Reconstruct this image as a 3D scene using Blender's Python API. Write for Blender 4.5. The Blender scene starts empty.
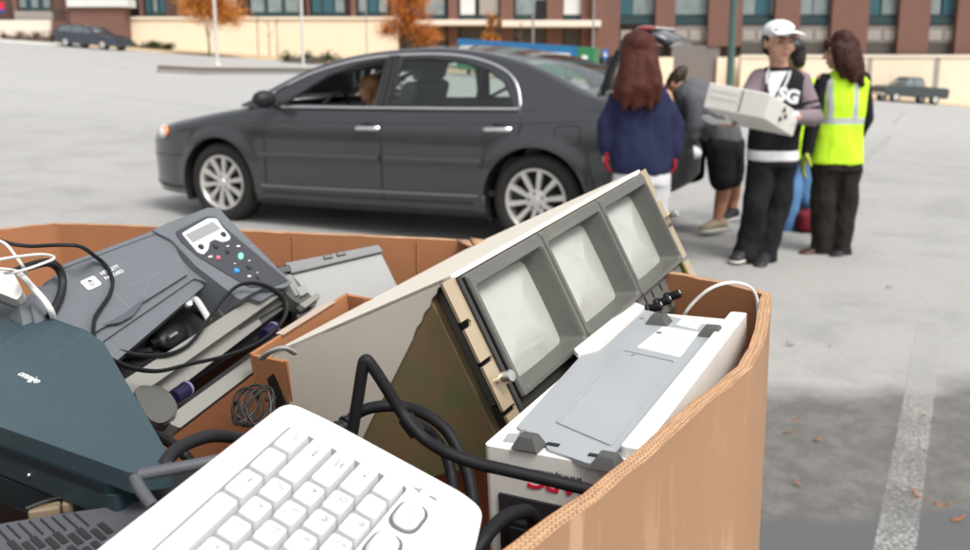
import bpy, bmesh, math, random
from mathutils import Vector as V, Matrix, noise
random.seed(7)
R=math.radians
sc=bpy.context.scene
COL=sc.collection
# ------------------------------------------------------------------ camera geometry
FOC,CX,CY,PIT,EYE=900.,485.,222.,R(10.5),1.5
CAM=V((0,0,EYE)); cP,sP=math.cos(PIT),math.sin(PIT)
def ray(px,py):
    u=(px-CX)/FOC; v=-(py-CY)/FOC
    return V((u,cP+v*sP,-sP+v*cP))
def at(px,py,Y):
    d=ray(px,py); return CAM+d*(Y/d.y)
def atz(px,py,z):
    d=ray(px,py); return CAM+d*((z-EYE)/d.z)
def hit(px,py,o,n):
    d=ray(px,py); return CAM+d*((o-CAM).dot(n)/d.dot(n))
def sstep(a,b,x):
    t=max(0,min(1,(x-a)/(b-a))); return t*t*(3-2*t)
def gz(x,y):
    y=max(0,y)
    s=.0788*(1-9/y) if y>9 else 0.
    a=.14*sstep(1.5,6.5,y)-.07*sstep(20,70,y)
    return a-s*max(-75,min(75,x))
def ground(px,py):
    lo,hi=1.0,400.
    d=ray(px,py); p=None
    Y=1.5
    while Y<200:
        p=CAM+d*(Y/d.y)
        if p.z<=gz(p.x,p.y):
            return V((p.x,p.y,gz(p.x,p.y)))
        Y*=1.003
    return p
class Fr:
    """local frame: origin, x, y, z axes"""
    def __init__(s,o,x,y,k=1.):
        s.k=k; s.o=V(o); s.x=V(x).normalized(); y=V(y); s.y=(y-s.x*y.dot(s.x)).normalized(); s.z=s.x.cross(s.y)
        s.M=Matrix.Translation(s.o)@Matrix((s.x,s.y,s.z)).transposed().to_4x4()@Matrix.Scale(k,4)
    def px(s,px,py,h=0.,ax=2):
        n=(s.x,s.y,s.z)[ax]
        p=(hit(px,py,s.o+n*h*s.k,n)-s.o)/s.k
        return V((p.dot(s.x),p.dot(s.y),p.dot(s.z)))
    def loc(s,p):
        p=V(p)-s.o; return V((p.dot(s.x),p.dot(s.y),p.dot(s.z)))
    def w(s,p): return s.M@V(p)
# ------------------------------------------------------------------ materials
def S(r,g,b):
    f=lambda c:(c/255/12.92 if c/255<=.04045 else ((c/255+.055)/1.055)**2.4)
    return (f(r),f(g),f(b))
def mat(name,col,rough=.5,metal=0.,var=.08,vs=6.,bump=0.,bs=150.,coat=0.,spec=.32,dirt=0.,dcol=(.08,.07,.06),dsc=3.,trans=None,stretch=None,dust=0.,dusc=(.5,.5,.48)):
    m=bpy.data.materials.new(name); m.use_nodes=True
    nt=m.node_tree; N=nt.nodes; L=nt.links; b=N['Principled BSDF']
    tc=N.new('ShaderNodeTexCoord'); src=tc.outputs['Object']
    if stretch:
        mp=N.new('ShaderNodeMapping'); mp.inputs['Scale'].default_value=stretch; L.new(src,mp.inputs[0]); src=mp.outputs[0]
    n=N.new('ShaderNodeTexNoise'); n.inputs['Scale'].default_value=vs; n.inputs['Detail'].default_value=6; L.new(src,n.inputs['Vector'])
    mx=N.new('ShaderNodeMix'); mx.data_type='RGBA'
    mx.inputs[6].default_value=tuple(c*(1-var) for c in col)+(1,); mx.inputs[7].default_value=tuple(min(1,c*(1+var)) for c in col)+(1,)
    L.new(n.outputs['Fac'],mx.inputs[0]); out=mx.outputs[2]
    if dirt>0:
        n2=N.new('ShaderNodeTexNoise'); n2.inputs['Scale'].default_value=dsc; n2.inputs['Detail'].default_value=10; n2.inputs['Roughness'].default_value=.65; L.new(src,n2.inputs['Vector'])
        r=N.new('ShaderNodeValToRGB'); r.color_ramp.elements[0].position=.52; r.color_ramp.elements[1].position=.74
        L.new(n2.outputs['Fac'],r.inputs[0])
        ml=N.new('ShaderNodeMath'); ml.operation='MULTIPLY'; ml.inputs[1].default_value=dirt; L.new(r.outputs[0],ml.inputs[0])
        m2=N.new('ShaderNodeMix'); m2.data_type='RGBA'; m2.inputs[7].default_value=tuple(dcol)+(1,)
        L.new(ml.outputs[0],m2.inputs[0]); L.new(out,m2.inputs[6]); out=m2.outputs[2]
    if dust>0:
        for sc_d,st,lo,hi,k in ((260,(1,1,1),.60,.70,1.),(1.,(90,6,40),.66,.70,.8),(1.,(7,110,50),.67,.71,.7)):
            mq=N.new('ShaderNodeMapping'); mq.inputs['Scale'].default_value=st; mq.inputs['Rotation'].default_value=(.2,.1,.5); L.new(src,mq.inputs[0])
            n4=N.new('ShaderNodeTexNoise'); n4.inputs['Scale'].default_value=sc_d; n4.inputs['Detail'].default_value=3; L.new(mq.outputs[0],n4.inputs['Vector'])
            r4=N.new('ShaderNodeMapRange'); r4.inputs[1].default_value=lo; r4.inputs[2].default_value=hi; r4.inputs[4].default_value=dust*k; L.new(n4.outputs['Fac'],r4.inputs[0])
            m4=N.new('ShaderNodeMix'); m4.data_type='RGBA'; m4.inputs[7].default_value=tuple(dusc)+(1,); L.new(r4.outputs[0],m4.inputs[0]); L.new(out,m4.inputs[6]); out=m4.outputs[2]
    L.new(out,b.inputs['Base Color'])
    rr=N.new('ShaderNodeMapRange'); rr.inputs[3].default_value=max(.02,rough-.08); rr.inputs[4].default_value=min(1,rough+.08); L.new(n.outputs['Fac'],rr.inputs[0]); L.new(rr.outputs[0],b.inputs['Roughness'])
    b.inputs['Metallic'].default_value=metal; b.inputs['Coat Weight'].default_value=coat; b.inputs['Coat Roughness'].default_value=.06
    b.inputs['Specular IOR Level'].default_value=spec
    if bump>0:
        n3=N.new('ShaderNodeTexNoise'); n3.inputs['Scale'].default_value=bs; n3.inputs['Detail'].default_value=4; L.new(src,n3.inputs['Vector'])
        bp=N.new('ShaderNodeBump'); bp.inputs['Strength'].default_value=bump; bp.inputs['Distance'].default_value=.002; L.new(n3.outputs['Fac'],bp.inputs['Height']); L.new(bp.outputs[0],b.inputs['Normal'])
    return m
def glassmat(name,tint,refl=1.):
    m=bpy.data.materials.new(name); m.use_nodes=True; nt=m.node_tree; N=nt.nodes; L=nt.links
    for x in list(N):
        if x.type!='OUTPUT_MATERIAL': N.remove(x)
    o=[x for x in N if x.type=='OUTPUT_MATERIAL'][0]
    t=N.new('ShaderNodeBsdfTransparent'); t.inputs[0].default_value=tuple(tint)+(1,)
    g=N.new('ShaderNodeBsdfGlossy'); g.inputs['Roughness'].default_value=.03
    f=N.new('ShaderNodeFresnel'); f.inputs[0].default_value=1.5
    tc=N.new('ShaderNodeTexCoord'); n=N.new('ShaderNodeTexNoise'); n.inputs['Scale'].default_value=3; L.new(tc.outputs['Object'],n.inputs['Vector'])
    ma=N.new('ShaderNodeMath'); ma.operation='MULTIPLY_ADD'; ma.inputs[1].default_value=.06; L.new(n.outputs['Fac'],ma.inputs[0]); L.new(f.outputs[0],ma.inputs[2])
    mx=N.new('ShaderNodeMixShader'); L.new(ma.outputs[0],mx.inputs[0]); L.new(t.outputs[0],mx.inputs[1]); L.new(g.outputs[0],mx.inputs[2]); L.new(mx.outputs[0],o.inputs[0])
    return m
# ------------------------------------------------------------------ mesh builder
def basis(d):
    d=d.normalized(); a=V((0,0,1)) if abs(d.z)<.9 else V((1,0,0))
    x=d.cross(a).normalized(); return x,x.cross(d).normalized()
def catmull(P,n=6):
    if len(P)<3: return list(P)
    out=[]
    for i in range(len(P)-1):
        p0=P[max(i-1,0)];p1=P[i];p2=P[i+1];p3=P[min(i+2,len(P)-1)]
        for k in range(n):
            t=k/n; out.append(.5*((2*p1)+(p2-p0)*t+(2*p0-5*p1+4*p2-p3)*t*t+(3*p1-p0-3*p2+p3)*t**3))
    out.append(P[-1]); return out
class MB:
    def __init__(s): s.bm=bmesh.new(); s.M=Matrix()
    def v(s,p): return s.bm.verts.new(s.M@V(p))
    def f(s,vs,mi=0):
        try: fa=s.bm.faces.new(vs); fa.material_index=mi; return fa
        except ValueError: return None
    def face(s,pts,mi=0): return s.f([s.v(p) for p in pts],mi)
    def box(s,c,sz,mi=0,M=None):
        o=s.M
        if M is not None: s.M=o@M
        x,y,z=(a/2 for a in sz); c=V(c)
        q=[s.v(c+V((i*x,j*y,k*z))) for k in(-1,1) for j in(-1,1) for i in(-1,1)]
        for idx in ((0,2,3,1),(4,5,7,6),(0,1,5,4),(2,6,7,3),(0,4,6,2),(1,3,7,5)): s.f([q[i] for i in idx],mi)
        s.M=o; return s
    def hexa(s,q,mi=0):   # 8 points: bottom 4 ccw, top 4 ccw
        q=[s.v(p) for p in q]
        for idx in ((3,2,1,0),(4,5,6,7),(0,1,5,4),(1,2,6,5),(2,3,7,6),(3,0,4,7)): s.f([q[i] for i in idx],mi)
        return s
    def prism(s,poly,z0,z1,holes=(),mi=0,mtop=None,msid=None):
        """poly: list of 2D (local x,y); extruded z0..z1"""
        rings=[list(poly)]+[list(h) for h in holes]
        cap={}
        for z in (z0,z1):
            rv=[[s.v((p[0],p[1],z)) for p in r] for r in rings]; cap[z]=rv
            m_=mtop if (z==z1 and mtop is not None) else mi
            if len(rings)==1 and len(poly)<5: s.f(rv[0],m_)
            else:
                es=[]
                for r in rv:
                    for i in range(len(r)): es.append(s.bm.edges.new((r[i],r[(i+1)%len(r)])))
                res=bmesh.ops.triangle_fill(s.bm,use_beauty=True,use_dissolve=False,edges=es)
                for g in res['geom']:
                    if isinstance(g,bmesh.types.BMFace): g.material_index=m_
        for r0,r1 in zip(cap[z0],cap[z1]):
            for i in range(len(r0)):
                j=(i+1)%len(r0); s.f([r0[i],r0[j],r1[j],r1[i]],mi if msid is None else msid)
        return s
    def tube(s,pts,r,n=8,caps=True,mi=0,flat=None):
        pts=[V(p) for p in pts]; rings=[]; x=None
        for i,p in enumerate(pts):
            d=(pts[min(i+1,len(pts)-1)]-pts[max(i-1,0)])
            if d.length<1e-9: d=V((0,0,1))
            d.normalize()
            if x is None: x,y=basis(d)
            else:
                x=(x-d*x.dot(d))
                x=x.normalized() if x.length>1e-6 else basis(d)[0]
            y=d.cross(x)
            rr=r[i] if isinstance(r,(list,tuple)) else r
            fx,fy=(1,1) if flat is None else flat
            rings.append([s.v(p+x*(math.cos(2*math.pi*k/n)*rr*fx)+y*(math.sin(2*math.pi*k/n)*rr*fy)) for k in range(n)])
        for a,b in zip(rings,rings[1:]):
            for k in range(n): s.f([a[k],a[(k+1)%n],b[(k+1)%n],b[k]],mi)
        if caps: s.f(rings[0][::-1],mi); s.f(rings[-1],mi)
        return s
    def loft(s,rings,closed=True,caps=True,mi=0):
        rv=[[s.v(p) for p in r] for r in rings]; n=len(rv[0])
        for a,b in zip(rv,rv[1:]):
            for k in range(n if closed else n-1): s.f([a[k],a[(k+1)%n],b[(k+1)%n],b[k]],mi)
        if caps and closed: s.f(rv[0][::-1],mi); s.f(rv[-1],mi)
        return rv
    def lathe(s,prof,n=24,M=None,mi=0,caps=True):
        o=s.M
        if M is not None: s.M=o@M
        s.loft([[(r*math.cos(2*math.pi*k/n),r*math.sin(2*math.pi*k/n),z) for k in range(n)] for r,z in prof],mi=mi,caps=caps)
        s.M=o; return s
    def ell(s,c,r,n=16,m=10,mi=0,M=None):
        c=V(c); r=r if hasattr(r,'__len__') else (r,r,r); o=s.M
        if M is not None: s.M=o@M
        rings=[]
        for j in range(1,m):
            a=math.pi*j/m; rings.append([c+V((r[0]*math.sin(a)*math.cos(2*math.pi*k/n),r[1]*math.sin(a)*math.sin(2*math.pi*k/n),-r[2]*math.cos(a))) for k in range(n)])
        rv=s.loft(rings,caps=False,mi=mi)
        b=s.v(c+V((0,0,-r[2]))); t=s.v(c+V((0,0,r[2])))
        for k in range(n): s.f([b,rv[0][(k+1)%n],rv[0][k]],mi); s.f([t,rv[-1][k],rv[-1][(k+1)%n]],mi)
        s.M=o; return s
    def cap(s,p0,r0,p1,r1,n=12,mi=0):
        p0,p1=V(p0),V(p1); d=p1-p0
        if d.length<1e-6: return s.ell(p0,r0,mi=mi)
        d.normalize(); x,y=basis(d); rings=[]
        for j in range(1,5):
            a=math.pi/2*j/4-math.pi/2+.0; rings.append((p0+d*(r0*math.sin(a)),r0*math.cos(a)))
        for j in range(0,4):
            a=math.pi/2*j/4; rings.append((p1+d*(r1*math.sin(a)),r1*math.cos(a)))
        s.loft([[q+x*(math.cos(2*math.pi*k/n)*rr)+y*(math.sin(2*math.pi*k/n)*rr) for k in range(n)] for q,rr in rings],mi=mi)
        return s
    def text(s,txt,size,M,mi=0,ext=.0002,font=None,bold=0.):
        cu=bpy.data.curves.new('t','FONT'); cu.body=txt; cu.size=size; cu.align_x='CENTER'; cu.align_y='CENTER'; cu.extrude=ext; cu.resolution_u=3; cu.offset=bold
        ob=bpy.data.objects.new('t',cu); COL.objects.link(ob)
        dg=bpy.context.evaluated_depsgraph_get(); ev=ob.evaluated_get(dg); me=ev.to_mesh()
        T=s.M@M; vs=[s.bm.verts.new(T@v.co) for v in me.vertices]
        for p in me.polygons: s.f([vs[i] for i in p.vertices],mi)
        ev.to_mesh_clear(); bpy.data.objects.remove(ob); bpy.data.curves.remove(cu); return s
    def build(s,name,mats,parent=None,ang=38,bevel=0.,seg=2,loc=None,M=None,flat=False,recalc=True):
        bm=s.bm
        if recalc: bmesh.ops.recalc_face_normals(bm,faces=bm.faces)
        me=bpy.data.meshes.new(name)
        if not flat:
            for f in bm.faces: f.smooth=True
            if bevel<=0:
                for e in bm.edges:
                    if len(e.link_faces)==2 and e.calc_face_angle(0)>R(ang): e.smooth=False
        bm.to_mesh(me); bm.free()
        for m in (mats if isinstance(mats,(list,tuple)) else [mats]): me.materials.append(m)
        o=bpy.data.objects.new(name,me); COL.objects.link(o)
        if parent is not None: o.parent=parent
        if M is not None: o.matrix_local=M
        elif loc is not None: o.location=loc
        if bevel>0:
            b=o.modifiers.new('bevel','BEVEL'); b.width=bevel; b.segments=seg; b.limit_method='ANGLE'; b.angle_limit=R(30)
            w=o.modifiers.new('wn','WEIGHTED_NORMAL'); w.keep_sharp=False
        return o
def tag(o,label,cat,group=None,kind=None):
    if label: o['label']=label
    if cat: o['category']=cat
    if group: o['group']=group
    if kind: o['kind']=kind
    return o
def thing(name,label,cat,M=None,loc=None,group=None):
    o=bpy.data.objects.new(name,None); COL.objects.link(o); o.empty_display_size=.1
    if M is not None: o.matrix_world=M
    elif loc is not None: o.location=loc
    return tag(o,label,cat,group)
def rounded(x0,y0,x1,y1,r,n=5):
    out=[]
    for cx,cy,a0 in ((x1-r,y1-r,0),(x0+r,y1-r,90),(x0+r,y0+r,180),(x1-r,y0+r,270)):
        for k in range(n+1):
            a=R(a0+90*k/n); out.append((cx+r*math.cos(a),cy+r*math.sin(a)))
    return out
def rpoly(pts,r,n=4):
    """round the corners of a 2D polygon"""
    out=[];m=len(pts)
    for i in range(m):
        a,b,c=(V((p[0],p[1])) for p in (pts[i-1],pts[i],pts[(i+1)%m]))
        d0=(a-b);d1=(c-b);l=min(r,d0.length*.45,d1.length*.45)
        p0=b+d0.normalized()*l;p1=b+d1.normalized()*l
        for k in range(n+1):
            t=k/n; out.append(tuple(p0*(1-t)**2+b*2*t*(1-t)+p1*t*t))
    return out
def remesh(mb,name,mats,parent,vox=.012,smooth=2,wr=0.,ws=9.,region=None,loc=None,seed=0.):
    bm=mb.bm; bmesh.ops.recalc_face_normals(bm,faces=bm.faces)
    me=bpy.data.meshes.new('tmp'); bm.to_mesh(me); bm.free()
    ob=bpy.data.objects.new('tmp',me); COL.objects.link(ob)
    md=ob.modifiers.new('r','REMESH'); md.mode='VOXEL'; md.voxel_size=vox
    dg=bpy.context.evaluated_depsgraph_get(); m2=bpy.data.meshes.new_from_object(ob.evaluated_get(dg))
    bpy.data.objects.remove(ob); bpy.data.meshes.remove(me)
    bm=bmesh.new(); bm.from_mesh(m2); bpy.data.meshes.remove(m2)
    for _ in range(smooth): bmesh.ops.smooth_vert(bm,verts=bm.verts,factor=.5,use_axis_x=True,use_axis_y=True,use_axis_z=True)
    if wr>0:
        bm.normal_update()
        for v in bm.verts:
            q=v.co*ws+V((seed,seed*2,0)); q.z*=.6
            v.co+=v.normal*(wr*(noise.noise(q)+.5*noise.noise(q*2.3)))
    for f in bm.faces:
        f.smooth=True
        if region: f.material_index=region(f.calc_center_median())
    me=bpy.data.meshes.new(name); bm.to_mesh(me); bm.free()
    for m in (mats if isinstance(mats,(list,tuple)) else [mats]): me.materials.append(m)
    o=bpy.data.objects.new(name,me); COL.objects.link(o); o.parent=parent
    if loc is not None: o.location=loc
    return o
def copy_tree(o,parent=None):
    c=o.copy(); COL.objects.link(c); c.parent=parent
    for ch in list(o.children): copy_tree(ch,c)
    return c
def T(x=0,y=0,z=0): return Matrix.Translation((x,y,z))
def RX(a): return Matrix.Rotation(R(a),4,'X')
def RY(a): return Matrix.Rotation(R(a),4,'Y')
def RZ(a): return Matrix.Rotation(R(a),4,'Z')

# ------------------------------------------------------------------ palette
m_black=mat('black_plastic',(.010,.010,.011),.45,bump=.1,spec=.35)
m_rubber=mat('black_rubber_cable',(.008,.008,.009),.58,var=.25,bump=.12,bs=90,spec=.22)
m_cablegrey=mat('dark_grey_cable',(.016,.0165,.018),.55,spec=.22,var=.2)
m_white_cable=mat('white_cable',(.7,.69,.66),.45,dirt=.3)
m_kb=mat('white_keyboard_plastic',(.66,.66,.66),.45,var=.04,bump=.12,bs=900,dust=0.048,dusc=(.35,.33,.3),dirt=.35,dcol=(.52,.49,.43),dsc=9)
m_key=mat('white_keycap_plastic',(.66,.66,.66),.42,var=.05,bump=.08,bs=900)
m_legend=mat('grey_key_legend',(.20,.205,.22),.5)
m_well=mat('grey_key_well',(.12,.12,.12),.6)
m_card_in=mat('cardboard_inside',(.34,.152,.072),.85,var=.18,vs=5,bump=.25,bs=300,dirt=.25,dcol=(.30,.13,.055),dsc=5,spec=.2)
m_cream=mat('cream_painted_steel',(.70,.655,.56),.5,var=.04,bump=.12,bs=700,dirt=.25,dcol=(.52,.48,.40),dsc=6)
m_bezel=mat('grey_monitor_bezel',(.105,.105,.095),.42,var=.14,vs=20,bump=.15,bs=500,dust=0.100,dusc=(.34,.34,.3),dirt=.35,dcol=(.16,.155,.13),dsc=9)
m_bezel_dark=mat('dark_monitor_edge',(.035,.035,.032),.45,var=.2)
m_zinc=mat('yellow_zinc_ear',(.52,.42,.29),.38,metal=.55,var=.12,vs=18,dirt=.3,dcol=(.40,.28,.14),dsc=20)
m_olivezinc=mat('olive_zinc_ear',(.20,.17,.04),.4,metal=.5,var=.2,vs=20)
m_steel=mat('bright_steel',(.62,.61,.58),.3,metal=.9,var=.1)
m_ups=mat('offwhite_plastic',(.68,.66,.62),.45,var=.05,bump=.1,bs=800,dust=0.080,dusc=(.4,.36,.3),dirt=.3,dcol=(.45,.41,.34),dsc=9)
m_plate=mat('galvanised_plate',(.40,.425,.44),.38,metal=.3,var=.08,vs=9,bump=.05,bs=200,dust=0.088,dusc=(.36,.38,.4),dirt=.35,dcol=(.36,.38,.39),dsc=12)
m_foot=mat('grey_rubber_foot',(.075,.075,.072),.6,var=.2)
m_label=mat('white_label',(.78,.78,.76),.5,dirt=.15,dcol=(.55,.55,.52))
m_red=mat('red_ink',(.62,.02,.05),.5)
m_ink=mat('dark_ink',(.05,.05,.05),.6)
m_hp=mat('blue_grey_plastic',(.118,.130,.145),.42,var=.06,bump=.15,bs=700,dust=0.064,dirt=.3,dcol=(.085,.095,.108),dsc=7)
m_hp_dark=mat('dark_blue_grey_plastic',(.075,.085,.098),.45,var=.1,bump=.12,bs=600)
m_panel=mat('charcoal_panel',(.045,.048,.055),.42,var=.1)
m_lcdframe=mat('silver_lcd_frame',(.50,.515,.53),.4,var=.05)
m_lcd=mat('lcd_glass',(.24,.25,.25),.35,coat=.1,var=.08)
m_btn=mat('dark_button',(.03,.032,.038),.35,coat=.2)
m_btn_g=mat('mint_button',(.20,.60,.46),.35,coat=.3)
m_btn_b=mat('blue_button',(.04,.26,.62),.35,coat=.3)
m_btn_p=mat('pink_button',(.75,.14,.22),.35,coat=.3)
m_tray=mat('warm_grey_plastic',(.22,.217,.20),.5,var=.07,bump=.1,bs=500,dirt=.3,dcol=(.24,.23,.20),dsc=12)
m_traydark=mat('mid_grey_plastic',(.085,.085,.08),.45,var=.1)
m_inside=mat('printer_dark_inside',(.02,.02,.021),.6)
m_purple=mat('purple_plastic',(.016,.012,.045),.4)
m_lilac=mat('lilac_plastic',(.22,.18,.34),.4)
m_teal=mat('teal_grey_plastic',(.034,.060,.072),.48,var=.12,vs=4,bump=.2,bs=700,dust=0.056,dusc=(.3,.36,.38),dirt=.4,dcol=(.05,.08,.092),dsc=5)
m_tealdark=mat('dark_teal_plastic',(.010,.021,.026),.4,var=.12,bump=.1,bs=400)
m_slate=mat('slate_grey_plastic',(.075,.078,.088),.5,var=.1,bump=.2,bs=500)
m_lightgrey=mat('light_grey_plastic',(.25,.253,.248),.5,dust=0.060,var=.06,bump=.1,bs=500,dirt=.2,dcol=(.26,.26,.25),dsc=8)
m_midgrey=mat('grey_lip_plastic',(.15,.153,.155),.5,var=.1,dirt=.2)
m_tape=mat('packing_tape',(.42,.33,.26),.2,var=.2,vs=30,coat=.5)
EXPO=0.7
# ================================================================== FOREGROUND: cardboard box of scrap electronics
def cardboard_out():
    m=mat('cardboard_outside',(.355,.208,.122),.8,var=.13,vs=4,bump=.2,bs=260,spec=.25)
    nt=m.node_tree;N=nt.nodes;L=nt.links;b=N['Principled BSDF']
    tc=N.new('ShaderNodeTexCoord');mp=N.new('ShaderNodeMapping');mp.inputs['Scale'].default_value=(28,28,5);L.new(tc.outputs['Object'],mp.inputs[0])
    n=N.new('ShaderNodeTexNoise');n.inputs['Scale'].default_value=1;n.inputs['Detail'].default_value=9;n.inputs['Roughness'].default_value=.7;L.new(mp.outputs[0],n.inputs['Vector'])
    r=N.new('ShaderNodeValToRGB');r.color_ramp.elements[0].position=.53;r.color_ramp.elements[1].position=.62;L.new(n.outputs['Fac'],r.inputs[0])
    n2=N.new('ShaderNodeTexNoise');n2.inputs['Scale'].default_value=3.5;L.new(tc.outputs['Object'],n2.inputs['Vector'])
    r2=N.new('ShaderNodeValToRGB');r2.color_ramp.elements[0].position=.46;r2.color_ramp.elements[1].position=.60;L.new(n2.outputs['Fac'],r2.inputs[0])
    mu=N.new('ShaderNodeMath');mu.operation='MULTIPLY';L.new(r.outputs[0],mu.inputs[0]);L.new(r2.outputs[0],mu.inputs[1])
    m2=N.new('ShaderNodeMath');m2.operation='MULTIPLY';m2.inputs[1].default_value=.38;L.new(mu.outputs[0],m2.inputs[0])
    old=b.inputs['Base Color'].links[0].from_socket
    mx=N.new('ShaderNodeMix');mx.data_type='RGBA';mx.inputs[7].default_value=(.66,.46,.32,1);L.new(m2.outputs[0],mx.inputs[0]);L.new(old,mx.inputs[6]);L.new(mx.outputs[2],b.inputs['Base Color'])
    return m
def flute_mat():
    m=bpy.data.materials.new('corrugated_edge');m.use_nodes=True;nt=m.node_tree;N=nt.nodes;L=nt.links;b=N['Principled BSDF']
    uv=N.new('ShaderNodeUVMap');uv.uv_map='uv';sx=N.new('ShaderNodeSeparateXYZ');L.new(uv.outputs[0],sx.inputs[0])
    def M(op,a,b_=None,c=None):
        x=N.new('ShaderNodeMath');x.operation=op
        for i,q in enumerate((a,b_,c)):
            if q is None: continue
            if isinstance(q,(int,float)): x.inputs[i].default_value=q
            else: L.new(q,x.inputs[i])
        return x.outputs[0]
    nz=N.new('ShaderNodeTexNoise');nz.inputs['Scale'].default_value=60;L.new(uv.outputs[0],nz.inputs['Vector'])
    v3=M('MULTIPLY',M('ADD',sx.outputs[1],M('MULTIPLY',M('SUBTRACT',nz.outputs['Fac'],.5),.26)),3.0)
    fr=M('SUBTRACT',M('FRACT',v3),.5)
    sn=M('MULTIPLY',M('SINE',M('ADD',M('MULTIPLY',sx.outputs[0],2*math.pi/.0050),M('MULTIPLY',M('FLOOR',v3),2.1))),.30)
    d=M('ABSOLUTE',M('SUBTRACT',fr,sn))
    wave=M('LESS_THAN',d,.14); liner=M('GREATER_THAN',M('ABSOLUTE',fr),.40)
    paper=M('MAXIMUM',wave,liner)
    r2=N.new('ShaderNodeTexNoise');r2.inputs['Scale'].default_value=22;r2.inputs['Detail'].default_value=5;L.new(uv.outputs[0],r2.inputs['Vector'])
    crushed=M('GREATER_THAN',r2.outputs['Fac'],.56)
    paper=M('MAXIMUM',paper,crushed)
    mx=N.new('ShaderNodeMix');mx.data_type='RGBA';mx.inputs[6].default_value=(.21,.11,.058,1);mx.inputs[7].default_value=(.56,.34,.19,1);L.new(paper,mx.inputs[0]);L.new(mx.outputs[2],b.inputs['Base Color'])
    b.inputs['Roughness'].default_value=.9
    bp=N.new('ShaderNodeBump');bp.inputs['Strength'].default_value=.6;bp.inputs['Distance'].default_value=.003;L.new(paper,bp.inputs['Height']);L.new(bp.outputs[0],b.inputs['Normal'])
    return m
m_card_out=cardboard_out(); m_flute=flute_mat()
ZR=1.2
rimpx=[(55,222),(150,225.5),(240,229),(330,233),(420,237.5),(475,240.5),(585,258),(690,275),(735,284),(772,293),(770.5,308),(767.5,329),(762,349),(752,367),(731,386),(706,404),(680,430),(653,455),(626,476),(600,498),(565,523),(530,550),(470,593),(400,640)]
rim=[atz(a,b,ZR).xy for a,b in rimpx]+[V((-.10,.345)),V((-.17,.335)),V((-.66,.55)),V((-1.13,.76)),V((-1.19,.84)),V((-1.17,.95)),V((-1.05,1.22)),V((-.93,1.475)),V((-.865,1.545))]
def offset_poly(P,d):
    out=[];n=len(P);cen=sum((p for p in P),V((0,0)))/n
    for i in range(n):
        a,b,c=P[i-1],P[i],P[(i+1)%n]; t=((b-a).normalized()+(c-b).normalized()).normalized(); q=V((t.y,-t.x))
        if (cen-b).dot(q)<0: q=-q
        out.append(b+q*d)
    return out
def densify(P,st=.02):
    out=[];n=len(P)
    for i in range(n):
        a,b=P[i],P[(i+1)%n];k=max(1,int((b-a).length/st))
        for j in range(k): out.append(a.lerp(b,j/k))
    return out
rim_o=densify(rim); TH=.0135; rim_i=offset_poly(rim_o,TH)
def rz(p,s=0): return ZR+.0022*noise.noise(V((p.x*9,p.y*9,s)))+.0016*noise.noise(V((p.x*45,p.y*45,s)))
BB=.02
box=thing('cardboard_box','large open brown cardboard box packed with scrap electronics','cardboard box',loc=(0,0,0))
def wallsheet(P,zb,out,name,m,bulge):
    mb=MB();n=len(P);NZ=14;cen=sum(P,V((0,0)))/n
    rows=[]
    for k in range(NZ+1):
        t=k/NZ; row=[]
        for p in P:
            z=rz(p,1)*(1-t)+zb*t
            q=(p-cen).normalized()*(bulge*math.sin(math.pi*min(1,t*1.2))+.003*noise.noise(V((p.x*6,p.y*6,t*5)))*min(1,t*6))
            row.append((p.x+q.x,p.y+q.y,z))
        rows.append(row)
    mb.loft(rows,caps=False); return mb.build(name,m,box,recalc=False)
wi=wallsheet(rim_i,BB,False,'inside_wall',m_card_in,.0)
wo=wallsheet(rim_o,BB,True,'outside_wall',m_card_out,.004)
mb=MB();uvl=mb.bm.loops.layers.uv.new('uv');n=len(rim_o);s_=0.;vo=[];vi=[];ss=[]
for i in range(n):
    vo.append(mb.v((rim_o[i].x,rim_o[i].y,rz(rim_o[i],1)))); vi.append(mb.v((rim_i[i].x,rim_i[i].y,rz(rim_i[i],1)-.0005))); ss.append(s_); s_+=(rim_o[(i+1)%n]-rim_o[i]).length
ss.append(s_)
for i in range(n):
    j=(i+1)%n; f=mb.f([vo[i],vo[j],vi[j],vi[i]])
    for l,(u,v) in zip(f.loops,((ss[i],0),(ss[i+1],0),(ss[i+1],1),(ss[i],1))): l[uvl].uv=(u,v)
mb.build('rim',m_flute,box,recalc=False)
mb=MB();mb.prism([(p.x,p.y) for p in rim_o],BB-.012,BB,mi=0);mb.build('floor_panel',m_card_in,box)
# torn flap on the back edge, curled over
mb=MB();p=[atz(455,238.5,ZR+.001),atz(470,239.6,ZR+.001),atz(486,242,ZR+.001)]
q=[atz(462,242,ZR+.004),atz(474,246,ZR+.003),atz(482,245,ZR+.004)]
for a,b in ((0,1),(1,2)): mb.face([p[a],p[b],q[b],q[a]])
f=mb.build('torn_flap',m_card_out,box); md=f.modifiers.new('s','SOLIDIFY');md.thickness=.004
# vertical scored creases on the inner back wall
for px_ in (422,150,300):
    mb=MB()
    a=atz(px_,237 if px_>400 else 229,ZR); pi_=min(rim_i,key=lambda r_:(r_-a.xy).length)
    d=(V((0,0))-pi_).normalized()*.0015
    mb.tube([(pi_.x+d.x,pi_.y+d.y,ZR-.004),(pi_.x+d.x,pi_.y+d.y,ZR-.25)],.0016,n=6)
    mb.build('crease',m_card_in,box)
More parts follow.
